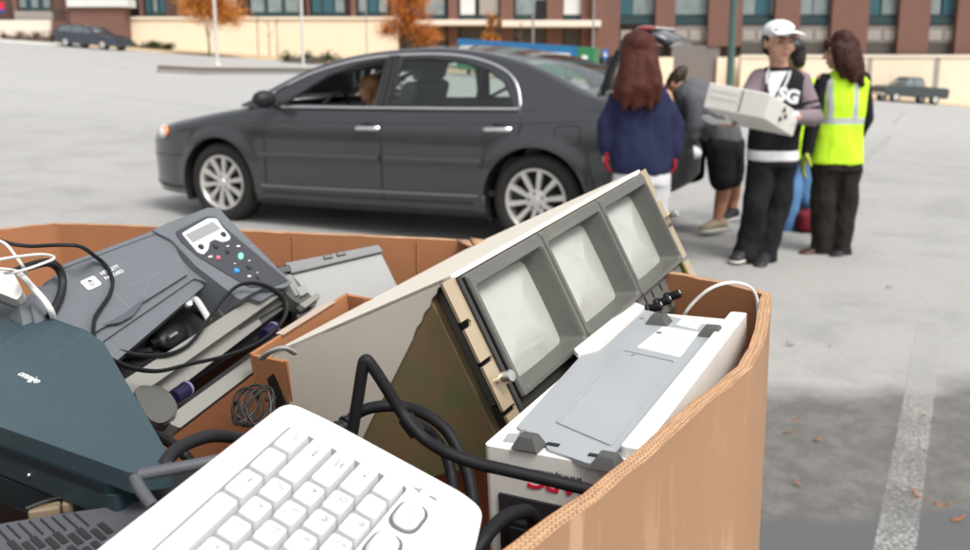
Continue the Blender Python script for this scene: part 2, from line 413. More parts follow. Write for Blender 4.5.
# ------------------------------------------------------------------ triple rack monitor
RK=Fr(CAM+(V((-.0247,.7941,1.2977))-CAM)*1.13,(.5241,.8444,.1105),(-.432,.1518,.889),1.13)
m_olive=mat('olive_chromate_steel',(.055,.045,.028),.36,metal=.12,var=.2,vs=5)
def chrom(m):
    nt=m.node_tree;N=nt.nodes;L=nt.links;b=N['Principled BSDF']
    tc=N.new('ShaderNodeTexCoord');n=N.new('ShaderNodeTexNoise');n.inputs['Scale'].default_value=11;n.inputs['Detail'].default_value=7;n.inputs['Distortion'].default_value=.8;L.new(tc.outputs['Object'],n.inputs['Vector'])
    r=N.new('ShaderNodeValToRGB');c=r.color_ramp
    c.elements[0].position=.3;c.elements[0].color=(.15,.19,.085,1);c.elements[1].position=.7;c.elements[1].color=(.30,.175,.10,1)
    e=c.elements.new(.5);e.color=(.22,.19,.10,1)
    L.new(n.outputs['Fac'],r.inputs[0]);L.new(r.outputs[0],b.inputs['Base Color'])
chrom(m_olive)
m_crt=mat('crt_glass',(.37,.375,.345),.16,coat=.5,var=.06,vs=9,dirt=.55,dcol=(.27,.275,.24),dsc=26,spec=.6)
rack=thing('rack_monitor','cream rack unit with three small grey framed screens in a row','monitor rack',M=RK.M)
mb=MB();mb.box((.21,-.083,-.144),(.436,.172,.225));mb.build('chassis',m_olive,rack,bevel=.002)
# cream cover: top sheet plus side sheet with a diagonal front edge
SX=-.0085
side=[(273,364),(300,352),(350,324),(400,297),(441,277),(446,283),(439,288),(437,294),(433,298),(431,306),(425,313),(422,322),(417,328),(413,340),(399,368),(386,394),(372,420),(352,462),(330,500),(305,452)]
sp=[RK.px(a,b,SX,0) for a,b in side]
for k_ in range(5): sp[k_]=V((SX,.0088,(-.266,-.21,-.14,-.07,-.004)[k_]))
mb=MB();mb.M=Matrix(((0,0,1,0),(1,0,0,0),(0,1,0,0),(0,0,0,1)))   # prism xy -> local y,z ; z -> x
mb.prism([(p.y,p.z) for p in sp],SX-.0015,SX+.0005)
mb.M=Matrix()
zb=-.266
mb.box((.21,.0065,(zb-.004)/2),(.440,.005,abs(zb)+.012))
mb.build('cover',m_cream,rack,bevel=.0012)
mb=MB()
for a,b in ((447,287),(352,446)):
    pass
# rear vent lip
mb=MB();q=[RK.px(a,b,SX-.001,0) for a,b in ((274,364),(304,452),(292,455),(264,366))]
mb.M=Matrix(((0,0,1,0),(1,0,0,0),(0,1,0,0),(0,0,0,1)));mb.prism([(p.y,p.z) for p in q],SX-.004,SX+.10);mb.build('rear_vent',m_black,rack,bevel=.002)
def ringpts(x0,y0,x1,y1,r,z,bul=0.):
    P=rounded(x0,y0,x1,y1,r,6);cx,cy=(x0+x1)/2,(y0+y1)/2;hw,hh=(x1-x0)/2,(y1-y0)/2;o=[]
    for x,y in P:
        u,v=(x-cx)/hw,(y-cy)/hh
        o.append((x+bul*hw*u*(1-v*v),y+bul*hh*v*(1-u*u),z))
    return o
def dens(ring,k=4):
    o=[]
    for i in range(len(ring)):
        a,b=V(ring[i]),V(ring[(i+1)%len(ring)])
        if (b-a).length>.01:
            for j in range(k*3): o.append(a.lerp(b,j/(k*3)))
        else: o.append(a)
    return o
for i in range(3):
    x0,x1=i*.14+.0012,(i+1)*.14-.0012; y1,y0=.0032,-.1205
    def ins(l,r_,t,b,rad,z,bul=0.):
        P=rounded(x0,y0,x1,y1,.002,6)   # template, same count
        base=rounded(x0+l,y0+b,x1-r_,y1-t,rad,6);cx,cy=(x0+l+x1-r_)/2,(y0+b+y1-t)/2;hw,hh=(x1-r_-x0-l)/2,(y1-t-y0-b)/2
        pts=[]
        m_=len(base)
        for a in range(m_):
            p,q=base[a],base[(a+1)%m_]
            k=10 if a%7==6 else 1
            for j in range(k):
                x=p[0]+(q[0]-p[0])*j/k;y=p[1]+(q[1]-p[1])*j/k;u,v=(x-cx)/hw,(y-cy)/hh
                pts.append((x+bul*hw*u*(1-v*v),y+bul*hh*v*(1-u*u),z))
        return pts
    mb=MB()
    mb.loft([ins(0,0,0,0,.002,-.03),ins(0,0,0,0,.003,.009),ins(.0012,.0012,.002,.0012,.003,.0115),ins(.005,.005,.0125,.005,.004,.0118),ins(.0062,.0062,.0138,.0062,.005,.0095),ins(.0066,.0066,.0142,.0066,.005,.007),
             ins(.0125,.0145,.0185,.0125,.007,-.0125,.03)],caps=False)
    bz=mb.build('bezel',m_bezel,rack,ang=25)
    mb=MB();R0=ins(.0122,.0142,.0182,.0122,.007,-.0120,.03)
    c=V((0,0,0))
    for p in R0: c+=V(p)
    c/=len(R0);rings=[]
    for k in range(9):
        t=1-k/9.; rings.append([(c.x+(p[0]-c.x)*t,c.y+(p[1]-c.y)*t,-.0120+.0075*(1-t*t)) for p in R0])
    rv=mb.loft(rings,caps=False);mb.f(rv[-1]);mb.build('screen',m_crt,rack,ang=80)
    mb=MB();mb.box((x0-.0012,(y0+y1)/2,-.006),(.0022,y1-y0-.004,.03));mb.build('gasket',m_black,rack)
# control strip
mb=MB();mb.box((.21,-.1445,-.016),(.4195,.046,.03));mb.build('control_strip',m_bezel_dark,rack,bevel=.0015)
mb=MB();mb.box((.350,-.1415,.0),(.136,.038,.0045));mb.build('control_plate',m_bezel,rack,bevel=.001)
for px_,py_ in ((652,309),(661,303),(671,297),(681,290)):
    p=RK.px(px_-4,py_+1,.004)
    mb=MB();mb.lathe([(.0062,0),(.0068,.002),(.0068,.005),(.0052,.006),(.0050,.019),(.0042,.0205),(.001,.0208)],18,T(p.x,p.y,.0022)@RZ(random.uniform(0,90)))
    kn=mb.build('knob',m_black,rack); mb=MB();mb.box((p.x,p.y+.0022,.0232),(.0012,.004,.0006));mb.build('pointer',m_label,kn)
mb=MB()
for px_,py_ in ((646,300),(653,294),(661,287)):
    p=RK.px(px_,py_,.003);mb.box((p.x,p.y,.0024),(.0028,.009,.0012))
mb.build('slot',m_black,rack)
# zinc plated rack ears with slots
def ear(x0,x1,m,sgn):
    o=x0 if sgn<0 else x1; i=x1 if sgn<0 else x0
    L=[(i,.006),(o,.006)]
    for yc,hh,dp in ((-.036,.0036,.011),(-.074,.0022,.017),(-.122,.0024,.017)):
        L+=[(o,yc+hh),(o-sgn*dp,yc+hh),(o-sgn*(dp+hh*.8),yc),(o-sgn*dp,yc-hh),(o,yc-hh)]
    L+=[(o,-.172),(i,-.172)]
    mb=MB();mb.prism(L,.0015,.0048);e=mb.build('rack_ear',m,rack,bevel=.0006);return e
e1=ear(-.0265,-.0075,m_zinc,-1);e2=ear(.4265,.4455,m_zinc,1)
mb=MB();mb.box((-.0046,-.083,-.002),(.0052,.172,.020));mb.build('ear_flange',m_bezel_dark,rack,bevel=.001)
mb=MB();mb.box((.4235,-.140,.0),(.0055,.062,.012));mb.build('ear_flange',m_olivezinc,rack,bevel=.001)
for x,y in ((-.0165,-.0935),(.437,-.062)):
    mb=MB();mb.lathe([(.0028,0),(.0028,.006),(.0052,.0062),(.0058,.0075),(.0058,.0165),(.0052,.0178),(.0015,.018)],20,T(x,y,.0048));mb.box((x,y,.0181),(.0095,.0012,.0006))
    mb.build('thumbscrew',m_steel,rack)

# ------------------------------------------------------------------ upside-down UPS
s_=.79
UO=CAM+(V((-.0022,.9123,1.087))-CAM)*s_
UP=Fr(UO,(.8875,-.4588,.0428),(.4584,.8885,.02))
UW,UL,UH=.134,.427,.15
ups=thing('power_supply','off-white battery backup unit upside down with its metal base plate up','power supply',M=UP.M)
def P2(f,lst,h=0): return [tuple(f.px(a,b,h)[:2]) for a,b in lst]
mb=MB();mb.prism(rounded(0,0,UW,UL,.006,4),-UH,-.001);mb.build('shell',m_ups,ups,bevel=.003,seg=3)
plate=rpoly(P2(UP,[(517,428),(581,357),(601,351),(645,311),(728,331),(710,357),(697,358),(640,424),(621,450),(606,461),(596,460),(590,466),(548,451),(545,445),(535,443)]),.003,3)
mb=MB();mb.prism(plate,-.003,.0016);mb.build('base_plate',m_plate,ups,bevel=.0007)
# embossed panel on the plate
emb=P2(UP,[(556,425),(621,351),(677,363),(612,449)]);cx=sum(p[0] for p in emb)/4;cy=sum(p[1] for p in emb)/4
emi=[(cx+(a-cx)*.93,cy+(b-cy)*.965) for a,b in emb]
mb=MB();mb.prism(rpoly(emb,.004),.0016,.0032,holes=[rpoly(emi,.004)]);mb.prism(rpoly([(cx+(a-cx)*.925,cy+(b-cy)*.96) for a,b in emb],.004),.0014,.0022);mb.build('embossed_panel',m_plate,ups,bevel=.0006)
# rails of the white shell
rr=rpoly(P2(UP,[(733,322),(751,326),(660,447),(640,440)]),.004)
mb=MB();mb.prism(rounded(UW-.0185,.02,UW+.001,UL+.002,.005),-.03,.0085);mb.build('side_rail',m_ups,ups,bevel=.0035,seg=3)
lr=rpoly(P2(UP,[(634,304),(645,309),(603,347),(598,352),(578,357),(574,352)]),.002)
mb=MB();mb.prism(lr,-.002,.0035);mb.build('side_rail',m_ups,ups,bevel=.001)
def foot(px_,py_,sx,sy,h=.012):
    p=UP.px(px_,py_,0.);mb=MB();a,b,t=sx/2,sy/2,.55
    mb.hexa([(p.x-a,p.y-b,.001),(p.x+a,p.y-b,.001),(p.x+a,p.y+b,.001),(p.x-a,p.y+b,.001),(p.x-a*t,p.y-b*t,h),(p.x+a*t,p.y-b*t,h),(p.x+a*t,p.y+b*t,h),(p.x-a*t,p.y+b*t,h)])
    mb.build('foot',m_foot,ups,bevel=.001)
for a,b in ((529,448),(608,468)): foot(a,b,.025,.021)
for a,b in ((659,324),(712,336)): foot(a,b,.028,.026)
lb=P2(UP,[(637,349),(663,328),(699,334),(680,359)])
mb=MB();mb.prism(lb,.0017,.0021);L_=mb.build('label',m_label,ups)
lx=V(lb[2])-V(lb[1]);lx=V((lx.x,lx.y,0)).normalized();ly=V((-lx.y,lx.x,0));LM=Matrix((lx,ly,V((0,0,1)))).transposed().to_4x4()
lc=V((sum(p[0] for p in lb)/4,sum(p[1] for p in lb)/4,.0023))
mb=MB();random.seed(3)
for k in range(7):
    y=-.020+.0055*k
    for c in range(2):
        w=random.uniform(.006,.013); mb.box((-.008+c*.016,y,0),(w,.0011,.0002),M=T(*lc)@LM)
mb.build('print',m_ink if False else mat('faded_grey_ink',(.25,.25,.25),.6),L_)
mb=MB();c=UP.px(659,333,.002)
mb.box((0,0,0),(.0075,.001,.0002),M=T(c.x,c.y,.0024)@RZ(30));mb.box((0,0,0),(.0075,.001,.0002),M=T(c.x,c.y,.0024)@RZ(-30));mb.box((0,0,0),(.006,.0008,.0002),M=T(c.x,c.y+.003,.0024)@LM)
mb.box((0,0,0),(.006,.0008,.0002),M=T(c.x,c.y-.003,.0024)@LM);mb.build('bin_symbol',m_ink,L_)
lb2=P2(UP,[(676,326),(683,320),(702,324),(697,331)]);mb=MB();mb.prism(lb2,.0017,.002);mb.build('small_label',m_label,ups)
for a,b in ((523,432),(616,457),(588,349),(642,319),(704,349),(698,364),(634,356)):
    p=UP.px(a,b,.0016);mb=MB();mb.lathe([(.0032,0),(.003,.0012),(.001,.0016)],14,T(p.x,p.y,.0015));mb.box((p.x,p.y,.0031),(.004,.0007,.0003),M=None);mb.build('screw',m_steel,ups)
mb=MB()
for a,b in ((553,445),(595,456)):
    p=UP.px(a,b,.0016);mb.box((p.x,p.y,.0019),(.011,.005,.0012))
mb.build('slot',m_black,ups)
lo=rpoly(P2(UP,[(503,441),(508,433),(520,434),(515,442)]),.001);mb=MB();mb.prism(lo,-.0008,-.0002);mb.build('sticker',m_plate,ups)
# front face: red upside-down lettering, web line, black outlet recess
FM=Matrix((V((-1,0,0)),V((0,0,-1)),V((0,-1,0)))).transposed().to_4x4()
p=UP.px(556,483,0,1)
mb=MB();mb.text('APC',.0195,T(p.x-.002,-.0006,p.z-.0005)@FM@Matrix(((1.25,.25,0,0),(0,1,0,0),(0,0,1,0),(0,0,0,1))),ext=.0003,bold=.0006);mb.build('logo_lettering',m_red,ups)
p=UP.px(556,475.5,0,1)
mb=MB();mb.text('www.apcc.com',.0075,T(p.x,-.0006,p.z)@FM,ext=.0002);mb.build('web_lettering',m_ink,ups)
a=UP.px(499,492,0,1);zt=a.z
mb=MB();mb.prism([(a.x,-UH+.004),(UW-.008,-UH+.004),(UW-.008,zt-.002),(a.x,zt)],-.002,.03)
mb.bm.transform(Matrix(((1,0,0,0),(0,0,1,0),(0,1,0,0),(0,0,0,1))));mb.build('outlet_recess',m_inside,ups,bevel=.001)
for k in range(3):
    mb=MB();mb.box((a.x+.022+.034*k,-.004,zt-.032),(.027,.008,.024));mb.box((a.x+.022+.034*k,-.009,zt-.032),(.018,.002,.015));mb.build('outlet',m_black,ups,bevel=.0015)
mb=MB();mb.box((UW/2+.005,-.006,zt-.062),(.11,.016,.012));mb.build('outlet_ledge',m_black,ups,bevel=.003)

# ------------------------------------------------------------------ keyboard
KB=Fr((-.1267,.5826,1.248),(-.4584,-.8578,-.2322),(.8764,-.3931,-.2781)); U=.01905
kb=thing('keyboard','white computer keyboard with grey key legends lying on top of the pile','keyboard',M=KB.M)
outl=[tuple(KB.px(a,b,-.006)[:2]) for a,b in ((97,551),(170,494),(240,439),(287,402),(330,422),(409,465),(464,495),(483,511),(476,546))]
outl=rpoly([(15.7*U,-1.9*U)]+outl+[(3*U,outl[-1][1]+.5*U),(16*U,outl[-1][1]+.2*U)],.012,6)
hole=rounded(-.09*U,-.56*U,15.09*U,4.56*U,.003,3)
mb=MB();mb.prism(outl,-.030,-.0052,holes=[hole]);mb.build('case',m_kb,kb,bevel=.0045,seg=3)
mb=MB();mb.prism(rounded(-.12*U,-.6*U,15.12*U,4.6*U,.003,3),-.0285,-.0118);mb.build('key_well',m_well,kb)
rows=[(0,[('Ctrl',1.25),('',1.25),('Alt',1.25),('',6.25),('Alt',1.25),('',1.25),('',1.25),('Ctrl',1.25)]),
 (1,[('Shift',2.25)]+[(c,1) for c in 'ZXCVBNM,./']+[('Shift',2.75)]),
 (2,[('Caps\nLock',1.75)]+[(c,1) for c in "ASDFGHJKL;'"]+[('Enter',2.25)]),
 (3,[('Tab',1.5)]+[(c,1) for c in 'QWERTYUIOP[]']+[('\\',1.5)]),
 (4,[('~\n`',1)]+[(c,1) for c in ('!\n1','@\n2','#\n3','$\n4','%\n5','^\n6','&\n7','*\n8','(\n9',')\n0','_\n-','+\n=')]+[('Bksp',2)])]
def key(x,y,w,leg,d=1.0):
    cx,cy=(x+w/2)*U,y*U; hw,hh=w*U/2-.0007,d*U/2-.0007; mb=MB()
    tw,th=hw-.0019,hh-.0026; oy=.0014
    def rr(a,b,r,z,o=0): return [(cx+p[0],cy+o+p[1],z) for p in rounded(-a,-b,a,b,r,3)]
    mb.loft([rr(hw,hh,.0012,-.0122),rr(hw,hh,.0014,-.0085),rr(tw+.0009,th+.0009,.0022,-.0006,oy),rr(tw,th,.0018,.0,oy),rr(tw*.6,th*.6,.0018,-.0003,oy)])
    if leg:
        big=len(leg)==1; sz=.0062 if big else .0038
        if '\n' in leg and len(leg)<5: sz=.0046
        mb.text(leg,sz,T(cx-(tw*.45 if w<1.2 else tw*.4),cy+oy+th*.28,.0001),mi=1,ext=.00005)
    return mb.build('key',[m_key,m_legend],kb,ang=30)
for y,ks in rows:
    x=0
    for leg,w in ks: key(x,y,w,leg); x+=w
def fkey(p,leg,w=.0215,h=.0170):
    mb=MB();rr=lambda a,b,r,z:[(p[0]+q[0],p[1]+q[1],z) for q in rounded(-a,-b,a,b,r,5)]
    mb.loft([rr(w/2,h/2,.0072,-.0075),rr(w/2,h/2,.0072,-.0032),rr(w/2-.0022,h/2-.0022,.0055,.0006),rr(w/2-.004,h/2-.004,.004,.0004)])
    mb.text(leg,.0034,T(p[0],p[1]+.001,.0007),mi=1,ext=.00005);k=mb.build('function_key',[m_key,m_legend],kb,ang=30)
    mb=MB();mb.loft([rr(w/2+.0022,h/2+.0022,.0085,-.0049),rr(w/2+.0018,h/2+.0018,.0083,-.0046),rr(w/2+.0006,h/2+.0006,.0076,-.0049)],caps=False);mb.f([mb.v(q) for q in rr(w/2+.0006,h/2+.0006,.0076,-.0049)]);mb.build('key_surround',m_well,k)
p0=KB.px(200+700*.299,390+408*.299);p1=KB.px(200+612*.299,390+512*.299);dx=p1-p0
for k,leg in enumerate(['Esc','F1','F2','F3','F4','F5','F6','F7']):
    q=p0+dx*k; 
    if q.x<15.3*U: fkey((q.x,q.y),leg)
for a,b,r in ((200+735*.299,390+335*.299,.0066),(200+826*.299,390+385*.299,.0066)):
    q=KB.px(a,b,-.0052);mb=MB();mb.lathe([(r,0),(r,.0012),(r-.0008,.0014),(r-.0012,.0006),(.001,.0006)],24,T(q.x,q.y,-.0054));mb.build('media_button',m_kb,kb)
q=KB.px(200+735*.299,390+335*.299,-.004);mb=MB();mb.box((q.x,q.y,-.0044),(.005,.0011,.0006),M=None);mb.box((q.x,q.y-.0022,-.0044),(.0011,.004,.0006));mb.build('media_symbol',m_legend,kb)
q=KB.px(200+780*.299,390+358*.299,-.004);mb=MB();mb.box((q.x,q.y,-.0049),(.0015,.006,.0006));mb.build('media_symbol',m_legend,kb)

# ------------------------------------------------------------------ inkjet printer
xdir=ray(807,-14).normalized()
A=at(64,264,1.02)
ydir=V((.70,-.20,-.68))
PR=Fr(A,xdir,ydir); 
if PR.z.dot(CAM-A)<0: PR=Fr(A,xdir,ydir); PR.z=-PR.z; PR.M=Matrix.Translation(PR.o)@Matrix((PR.x,PR.y,PR.z)).transposed().to_4x4()
# left-handed frame is turned right-handed by swapping to (y, x)
PR=Fr(A,PR.y,PR.x)
printer=thing('inkjet_printer','blue-grey inkjet printer lying tilted with a small display and its tray open','printer',M=PR.M)
def pp(lst,h=0): return [tuple(PR.px(a,b,h)[:2]) for a,b in lst]
mb=MB();mb.prism(rpoly(pp([(20,300),(66,266),(163,229),(214,210),(224,217),(290,282),(262,300),(196,276),(106,338),(92,350),(30,350)]),.004),-.10,-.004);mb.build('body',m_hp,printer,bevel=.004)
mb=MB();mb.prism(rpoly(pp([(30,305),(64,264.5),(163,227.5),(167,233),(188,274),(104,327),(86,338),(40,345)]),.003),-.006,.0015);mb.build('lid',m_hp,printer,bevel=.002,seg=3)
mb=MB();mb.prism(pp([(62,266),(163,229),(164.5,231.5),(63,269.5)]),.0016,.0030);mb.build('lid_edge',m_lightgrey if False else m_hp,printer,bevel=.0008)
mb=MB();mb.prism(rpoly(pp([(92,340),(104,331),(186,279),(195,278),(204,286),(107,369),(98,363)],-.008),.002),-.03,-.008);mb.build('front_lip',m_hp,printer,bevel=.0015)
mb=MB();mb.prism(rpoly(pp([(100,328),(122,316),(143,300),(139,308),(131,318),(118,325)],-.003),.002),-.010,.0019);mb.build('thumb_recess',m_hp_dark,printer,bevel=.0008)
# control hood
hood=rpoly(pp([(152,230),(170,222),(208,207.5),(219,208),(227,217),(262,252),(292,283),(284,288),(262,288),(240,300),(196,266),(172,240)],.006),.004)
mb=MB();mb.prism(hood,-.05,.006);mb.build('control_hood',m_hp,printer,bevel=.004,seg=3)
H0=.0065
face=rpoly(pp([(175,232),(206,216.5),(216,217),(224,227),(288,281),(270,288),(248,287),(198,257),(180,241)],H0),.004)
mb=MB();mb.prism(face,H0-.002,H0+.0008);cp=mb.build('control_panel',m_panel,printer,bevel=.0006)
frm=rpoly(pp([(181,234),(207,219),(216,219),(222,228),(230,237),(229,241),(222,243),(214,240),(209,243),(208,250),(203,255.5),(197,253)],H0),.0035)
mb=MB();mb.prism(frm,H0,H0+.0018);mb.build('display_frame',m_lcdframe,cp,bevel=.0005)
scn=pp([(185,235.5),(212,222.5),(220,229.5),(192,243.5)],H0)
mb=MB();mb.prism(scn,H0+.0016,H0+.0022);mb.build('display',m_lcd,cp)
def btn(px_,py_,r,m,h=.003,name='button'):
    p=PR.px(px_,py_,H0);mb=MB();mb.lathe([(r,0),(r,h*.6),(r*.8,h),(r*.3,h*1.05)],20,T(p.x,p.y,H0+.0005));return mb.build(name,m,cp)
K_=.0042
for a,b in ((200,248),(222.5,235.5)): btn(a,b,K_,m_btn,.004)
btn(215,247,K_,m_btn);btn(227,252.5,.0034,m_btn);btn(217.5,258.5,.0032,m_btn_p);btn(236,271.5,.0042,m_btn_b);btn(248.5,268,.0036,m_btn);btn(257,278,.0032,m_panel)
p=PR.px(240.5,256.5,H0);mb=MB();mb.ell((0,0,0),(.0045,.0080,.0028),M=T(p.x,p.y,H0+.0008)@RZ(28));mb.build('button',m_btn_g,cp)
mb=MB()
for a,b,w,an in ((210,257,.007,20),(227.5,246.5,.005,20),(238,246.5,.006,20),(234.5,264,.0035,20),(249,261,.004,20),(249,276.5,.006,20),(257,273,.003,10),(197.5,245,.004,0),(219,231.5,.005,0),(207,241,.007,0)):
    p=PR.px(a,b,H0);mb.box((0,0,0),(.0012 if w<.006 else .0024,w,.0003),M=T(p.x,p.y,H0+(.0019 if b<245.5 and a<225 else .001))@RZ(-an+8))
mb.build('panel_print',m_label,cp)
mb=MB();mb.ell((0,0,0),(.010,.030,.008),M=T(*PR.px(264,268,-.006))@RZ(38));mb.build('hood_grip',m_hp_dark,printer)
mb=MB();mb.ell((0,0,0),(.013,.0085,.010),M=T(*PR.px(206,276,-.004))@RZ(15));mb.build('latch',m_btn,printer)
# logo
o=PR.px(99,281,.0016);xa=(PR.px(127,266,.0016)-PR.px(85,285,.0016)).normalized();ya=V((-xa.y,xa.x,0))
if (PR.px(99,275,.0016)-o).dot(ya)<0: ya=-ya
if xa.cross(ya).z<0: ya=-ya
LG=Matrix((xa,ya,V((0,0,1)))).transposed().to_4x4()
lw=(PR.px(97,279,.0016)-PR.px(84,286,.0016)).length
mb=MB();mb.M=T(*PR.px(91,283,.0018))@LG;mb.prism(rounded(-lw/2,-lw*.32,lw/2,lw*.32,lw*.12),0,.0003,holes=[[(lw*.21*math.cos(R(k*20)),lw*.21*math.sin(R(k*20))) for k in range(18)]])
mb.text('hp',lw*.42,Matrix(((1,.25,0,0),(0,1,0,0),(0,0,1,0.0002),(0,0,0,1))),mi=0)
mb.M=T(*PR.px(112,272.5,.0018))@LG
mb.text('HEWLETT',lw*.31,T(0,lw*.17,0.0002));mb.text('PACKARD',lw*.31,T(0,-lw*.17,0.0002));mb.build('logo',m_label,printer)
# open inside
mb=MB();mb.prism(pp([(98,362),(204,286),(222,286),(262,297),(312,270),(318,300),(150,410),(118,395)],-.06),-.12,-.06);mb.build('inner_tray_floor',m_inside,printer)
mb=MB();mb.prism(rpoly(pp([(200,283),(216,280),(250,290),(300,285),(303,292),(240,330),(222,318)],-.03),.004),-.06,-.028);mb.build('side_cheek',m_traydark,printer,bevel=.003)
mb=MB()
for a,b,c,d in ((112,356,150,352),(140,372,175,352),(150,345,172,336)):
    p,q=PR.px(a,b,-.05),PR.px(c,d,-.05);mb.tube([p,q],.006,n=6)
p=PR.px(170,335,-.05);mb.ell(p,(.022,.028,.012))
mb.build('mechanism',m_black,printer)
mb=MB();P_=[PR.px(a,b,-.02) for a,b in ((186,303),(190,299),(196,300),(203,310),(209,320))];mb.tube(catmull(P_,4),.0045,n=8);mb.lathe([(.006,0),(.006,.004),(.003,.005)],14,T(*PR.px(187,304,-.018)));mb.build('feed_lever',m_lcdframe,printer)
p,q=PR.px(168,338,-.035),PR.px(176,333,-.035);mb=MB();mb.tube([p,q],.003,n=8);mb.build('roller_shaft',m_steel,printer)
# tray bars
def bar(lst,h,t,m,name):
    mb=MB();mb.prism(rpoly(pp(lst,h),.002),h-t,h);return mb.build(name,m,printer,bevel=.0015)
bar([(116,385),(285,277),(298,272),(304,277),(292,287),(138,396)],-.012,.018,m_tray,'tray_bar')
bar([(138,397),(290,290),(296,300),(148,404)],-.034,.02,m_traydark,'tray_rail')
bar([(138,398),(255,312),(262,324),(150,410)],-.03,.004,m_tray,'tray_plate')
bar([(172,414),(300,322),(318,302),(323,306),(305,332),(180,428),(170,424)],-.014,.02,m_tray,'tray_bar')
bar([(160,418),(305,312),(318,304),(300,330),(178,424)],-.06,.01,m_inside,'tray_slot')
mb=MB();c0=PR.px(152,404,-.006);c1=PR.px(158,412,-.006)
ex=(PR.px(170,412,-.006)-PR.px(140,396,-.006))
an=math.degrees(math.atan2(ex.y,ex.x))
mb.prism(rpoly(pp([(134,391),(140,385),(153,386),(167,393),(175,405),(173,418),(161,424),(150,420),(141,407)],-.006),.008),-.022,-.006);mb.build('tray_end',m_traydark,printer,bevel=.005,seg=3)
mb=MB();mb.prism(rpoly(pp([(131,392),(139,383),(154,384),(169,391),(178,405),(176,420),(161,427),(148,422),(138,408)],-.014),.008),-.03,-.014);mb.build('tray_end_rim',m_traydark,printer)
mb=MB();q=PR.px(298,288,-.010);mb.prism([(q.x+.045*math.cos(R(k*12))*.8,q.y+.030*math.sin(R(k*12))) for k in range(30)],-.03,-.010);mb.build('tray_end',m_traydark,printer,bevel=.003)
bar([(284,276),(291,274),(302,292),(296,296)],-.006,.012,m_tray,'slide_catch')
bar([(296,288),(304,284),(309,292),(301,296)],-.004,.010,m_lightgrey,'slide_catch')
bar([(300,304),(318,292),(321,296),(305,308)],-.004,.010,m_tray,'slide_catch')
for a,b in ((182,392),(270,331)):
    p=PR.px(a,b,-.026);d=(PR.px(300,300,-.026)-PR.px(180,385,-.026)).normalized()
    mb=MB();mb.tube([p-d*.016,p+d*.010],.0092,n=22);r_=mb.build('ink_cap',m_purple,printer)
    mb=MB();mb.tube([p+d*.007,p+d*.0105],.0098,n=22);mb.build('cap_ring',m_lilac,r_)

# ------------------------------------------------------------------ grey flat device behind the rack
g1=at(285,263,1.31);g2=at(378,246,1.37);g3=at(403,296,1.335)
GD=Fr(g1,g2-g1,g3-g2) if False else Fr(g1,g2-g1,(g2-g1).cross(V((0.10,-.25,1)).cross(g2-g1)) if False else (g1-g3 if False else g2-g3))
dev=thing('disk_drive','light grey flat drive case with a ribbed lip lying by the back of the box','drive',M=GD.M)
q=[GD.px(a,b)[:2] for a,b in ((284,264),(378,245.5),(403,296),(330,345),(300,330))]
if GD.z.z<0: pass
zt=.0
mb=MB();mb.prism([tuple(a) for a in q],-.06,0);mb.build('case',m_lightgrey,dev,bevel=.003)
q=[tuple(GD.px(a,b)[:2]) for a,b in ((284,264),(378,245.5),(383,253),(291,275))]
mb=MB();mb.prism(q,.0005,.006);mb.build('lip',m_midgrey,dev,bevel=.002)
mb=MB()
for a,b in ((328,257),(341,254)):
    p=GD.px(a,b,.006);mb.box((p.x,p.y,.007),(.014,.006,.004))
mb.build('hinge',m_traydark,dev,bevel=.001)
p=GD.px(284,270,.004);mb=MB();mb.box((p.x,p.y,.0),(.02,.012,.014));mb.build('latch',m_black,dev,bevel=.002)

# ------------------------------------------------------------------ inner carton
c0=atz(252,354,1.140);c1=atz(349,293,1.172);dx=(c1-c0)
IC=Fr(c0,dx,V((0,0,1)).cross(dx))
car=thing('small_carton','small open brown carton wedged between the printer and the cream monitor rack','carton',M=IC.M)
Lx=dx.length
for nm,c,sz in (('side_wall',(Lx/2,.0025,-.10),(Lx,.005,.2)),('side_wall',(Lx/2,-.0525,-.10),(Lx,.005,.2)),('end_wall',(.0025,-.025,-.101),(.005,.0498,.199)),('end_wall',(Lx-.0025,-.025,-.101),(.005,.0498,.199))):
    mb=MB();mb.box(c,sz);mb.build(nm,m_card_in,car,bevel=.001)
mb=MB();mb.box((Lx*.55,.003,.0012),(Lx*.55,.012,.0012));mb.build('tape_strip',m_tape,car)
# ------------------------------------------------------------------ teal scanner
m_teal2=mat('mid_teal_plastic',(.022,.042,.051),.42,var=.12,bump=.15,bs=500)
t0=atz(172,462,1.212);TD=Fr(t0,(1,0,.03),(0,1,.045))
sc_=thing('flatbed_scanner','dark teal flat scanner with a scuffed lid at the left of the box','scanner',M=TD.M)
def tp(lst,h=0): return [tuple(TD.px(a,b,h)[:2]) for a,b in lst]
lid=[(-60,268),(0,298),(60,321),(86,330),(104,343),(124,378),(150,422),(172,461),(168,467),(130,473),(60,448),(0,427),(-60,404)]
mb=MB();mb.prism(rpoly(tp(lid),.0025),-.016,0);mb.build('lid',m_teal,sc_,bevel=.004,seg=3)
q=tp(lid);cx=sum(p[0] for p in q)/len(q);cy=sum(p[1] for p in q)/len(q)
def shr(k,ox=0,oy=0): return rpoly([(cx+(a-cx)*k+ox,cy+(b-cy)*k+oy) for a,b in q],.006)
mb=MB();mb.prism(shr(.95,-.018,.004),-.024,-.0165);mb.build('lid_rim',m_tealdark,sc_,bevel=.002)
mb=MB();mb.prism(rpoly(tp([(-60,330),(0,345),(80,372),(140,452),(146,478),(116,498),(60,476),(0,453),(-60,430)],-.024),.006),-.044,-.0242);mb.build('base',m_teal2,sc_,bevel=.006,seg=3)
mb=MB();mb.prism(rpoly(tp([(-60,340),(0,360),(80,385),(130,455),(132,490),(104,512),(60,498),(0,477),(-60,455)],-.046),.006),-.068,-.0462);mb.build('lower_base',m_tealdark,sc_,bevel=.005,seg=3)
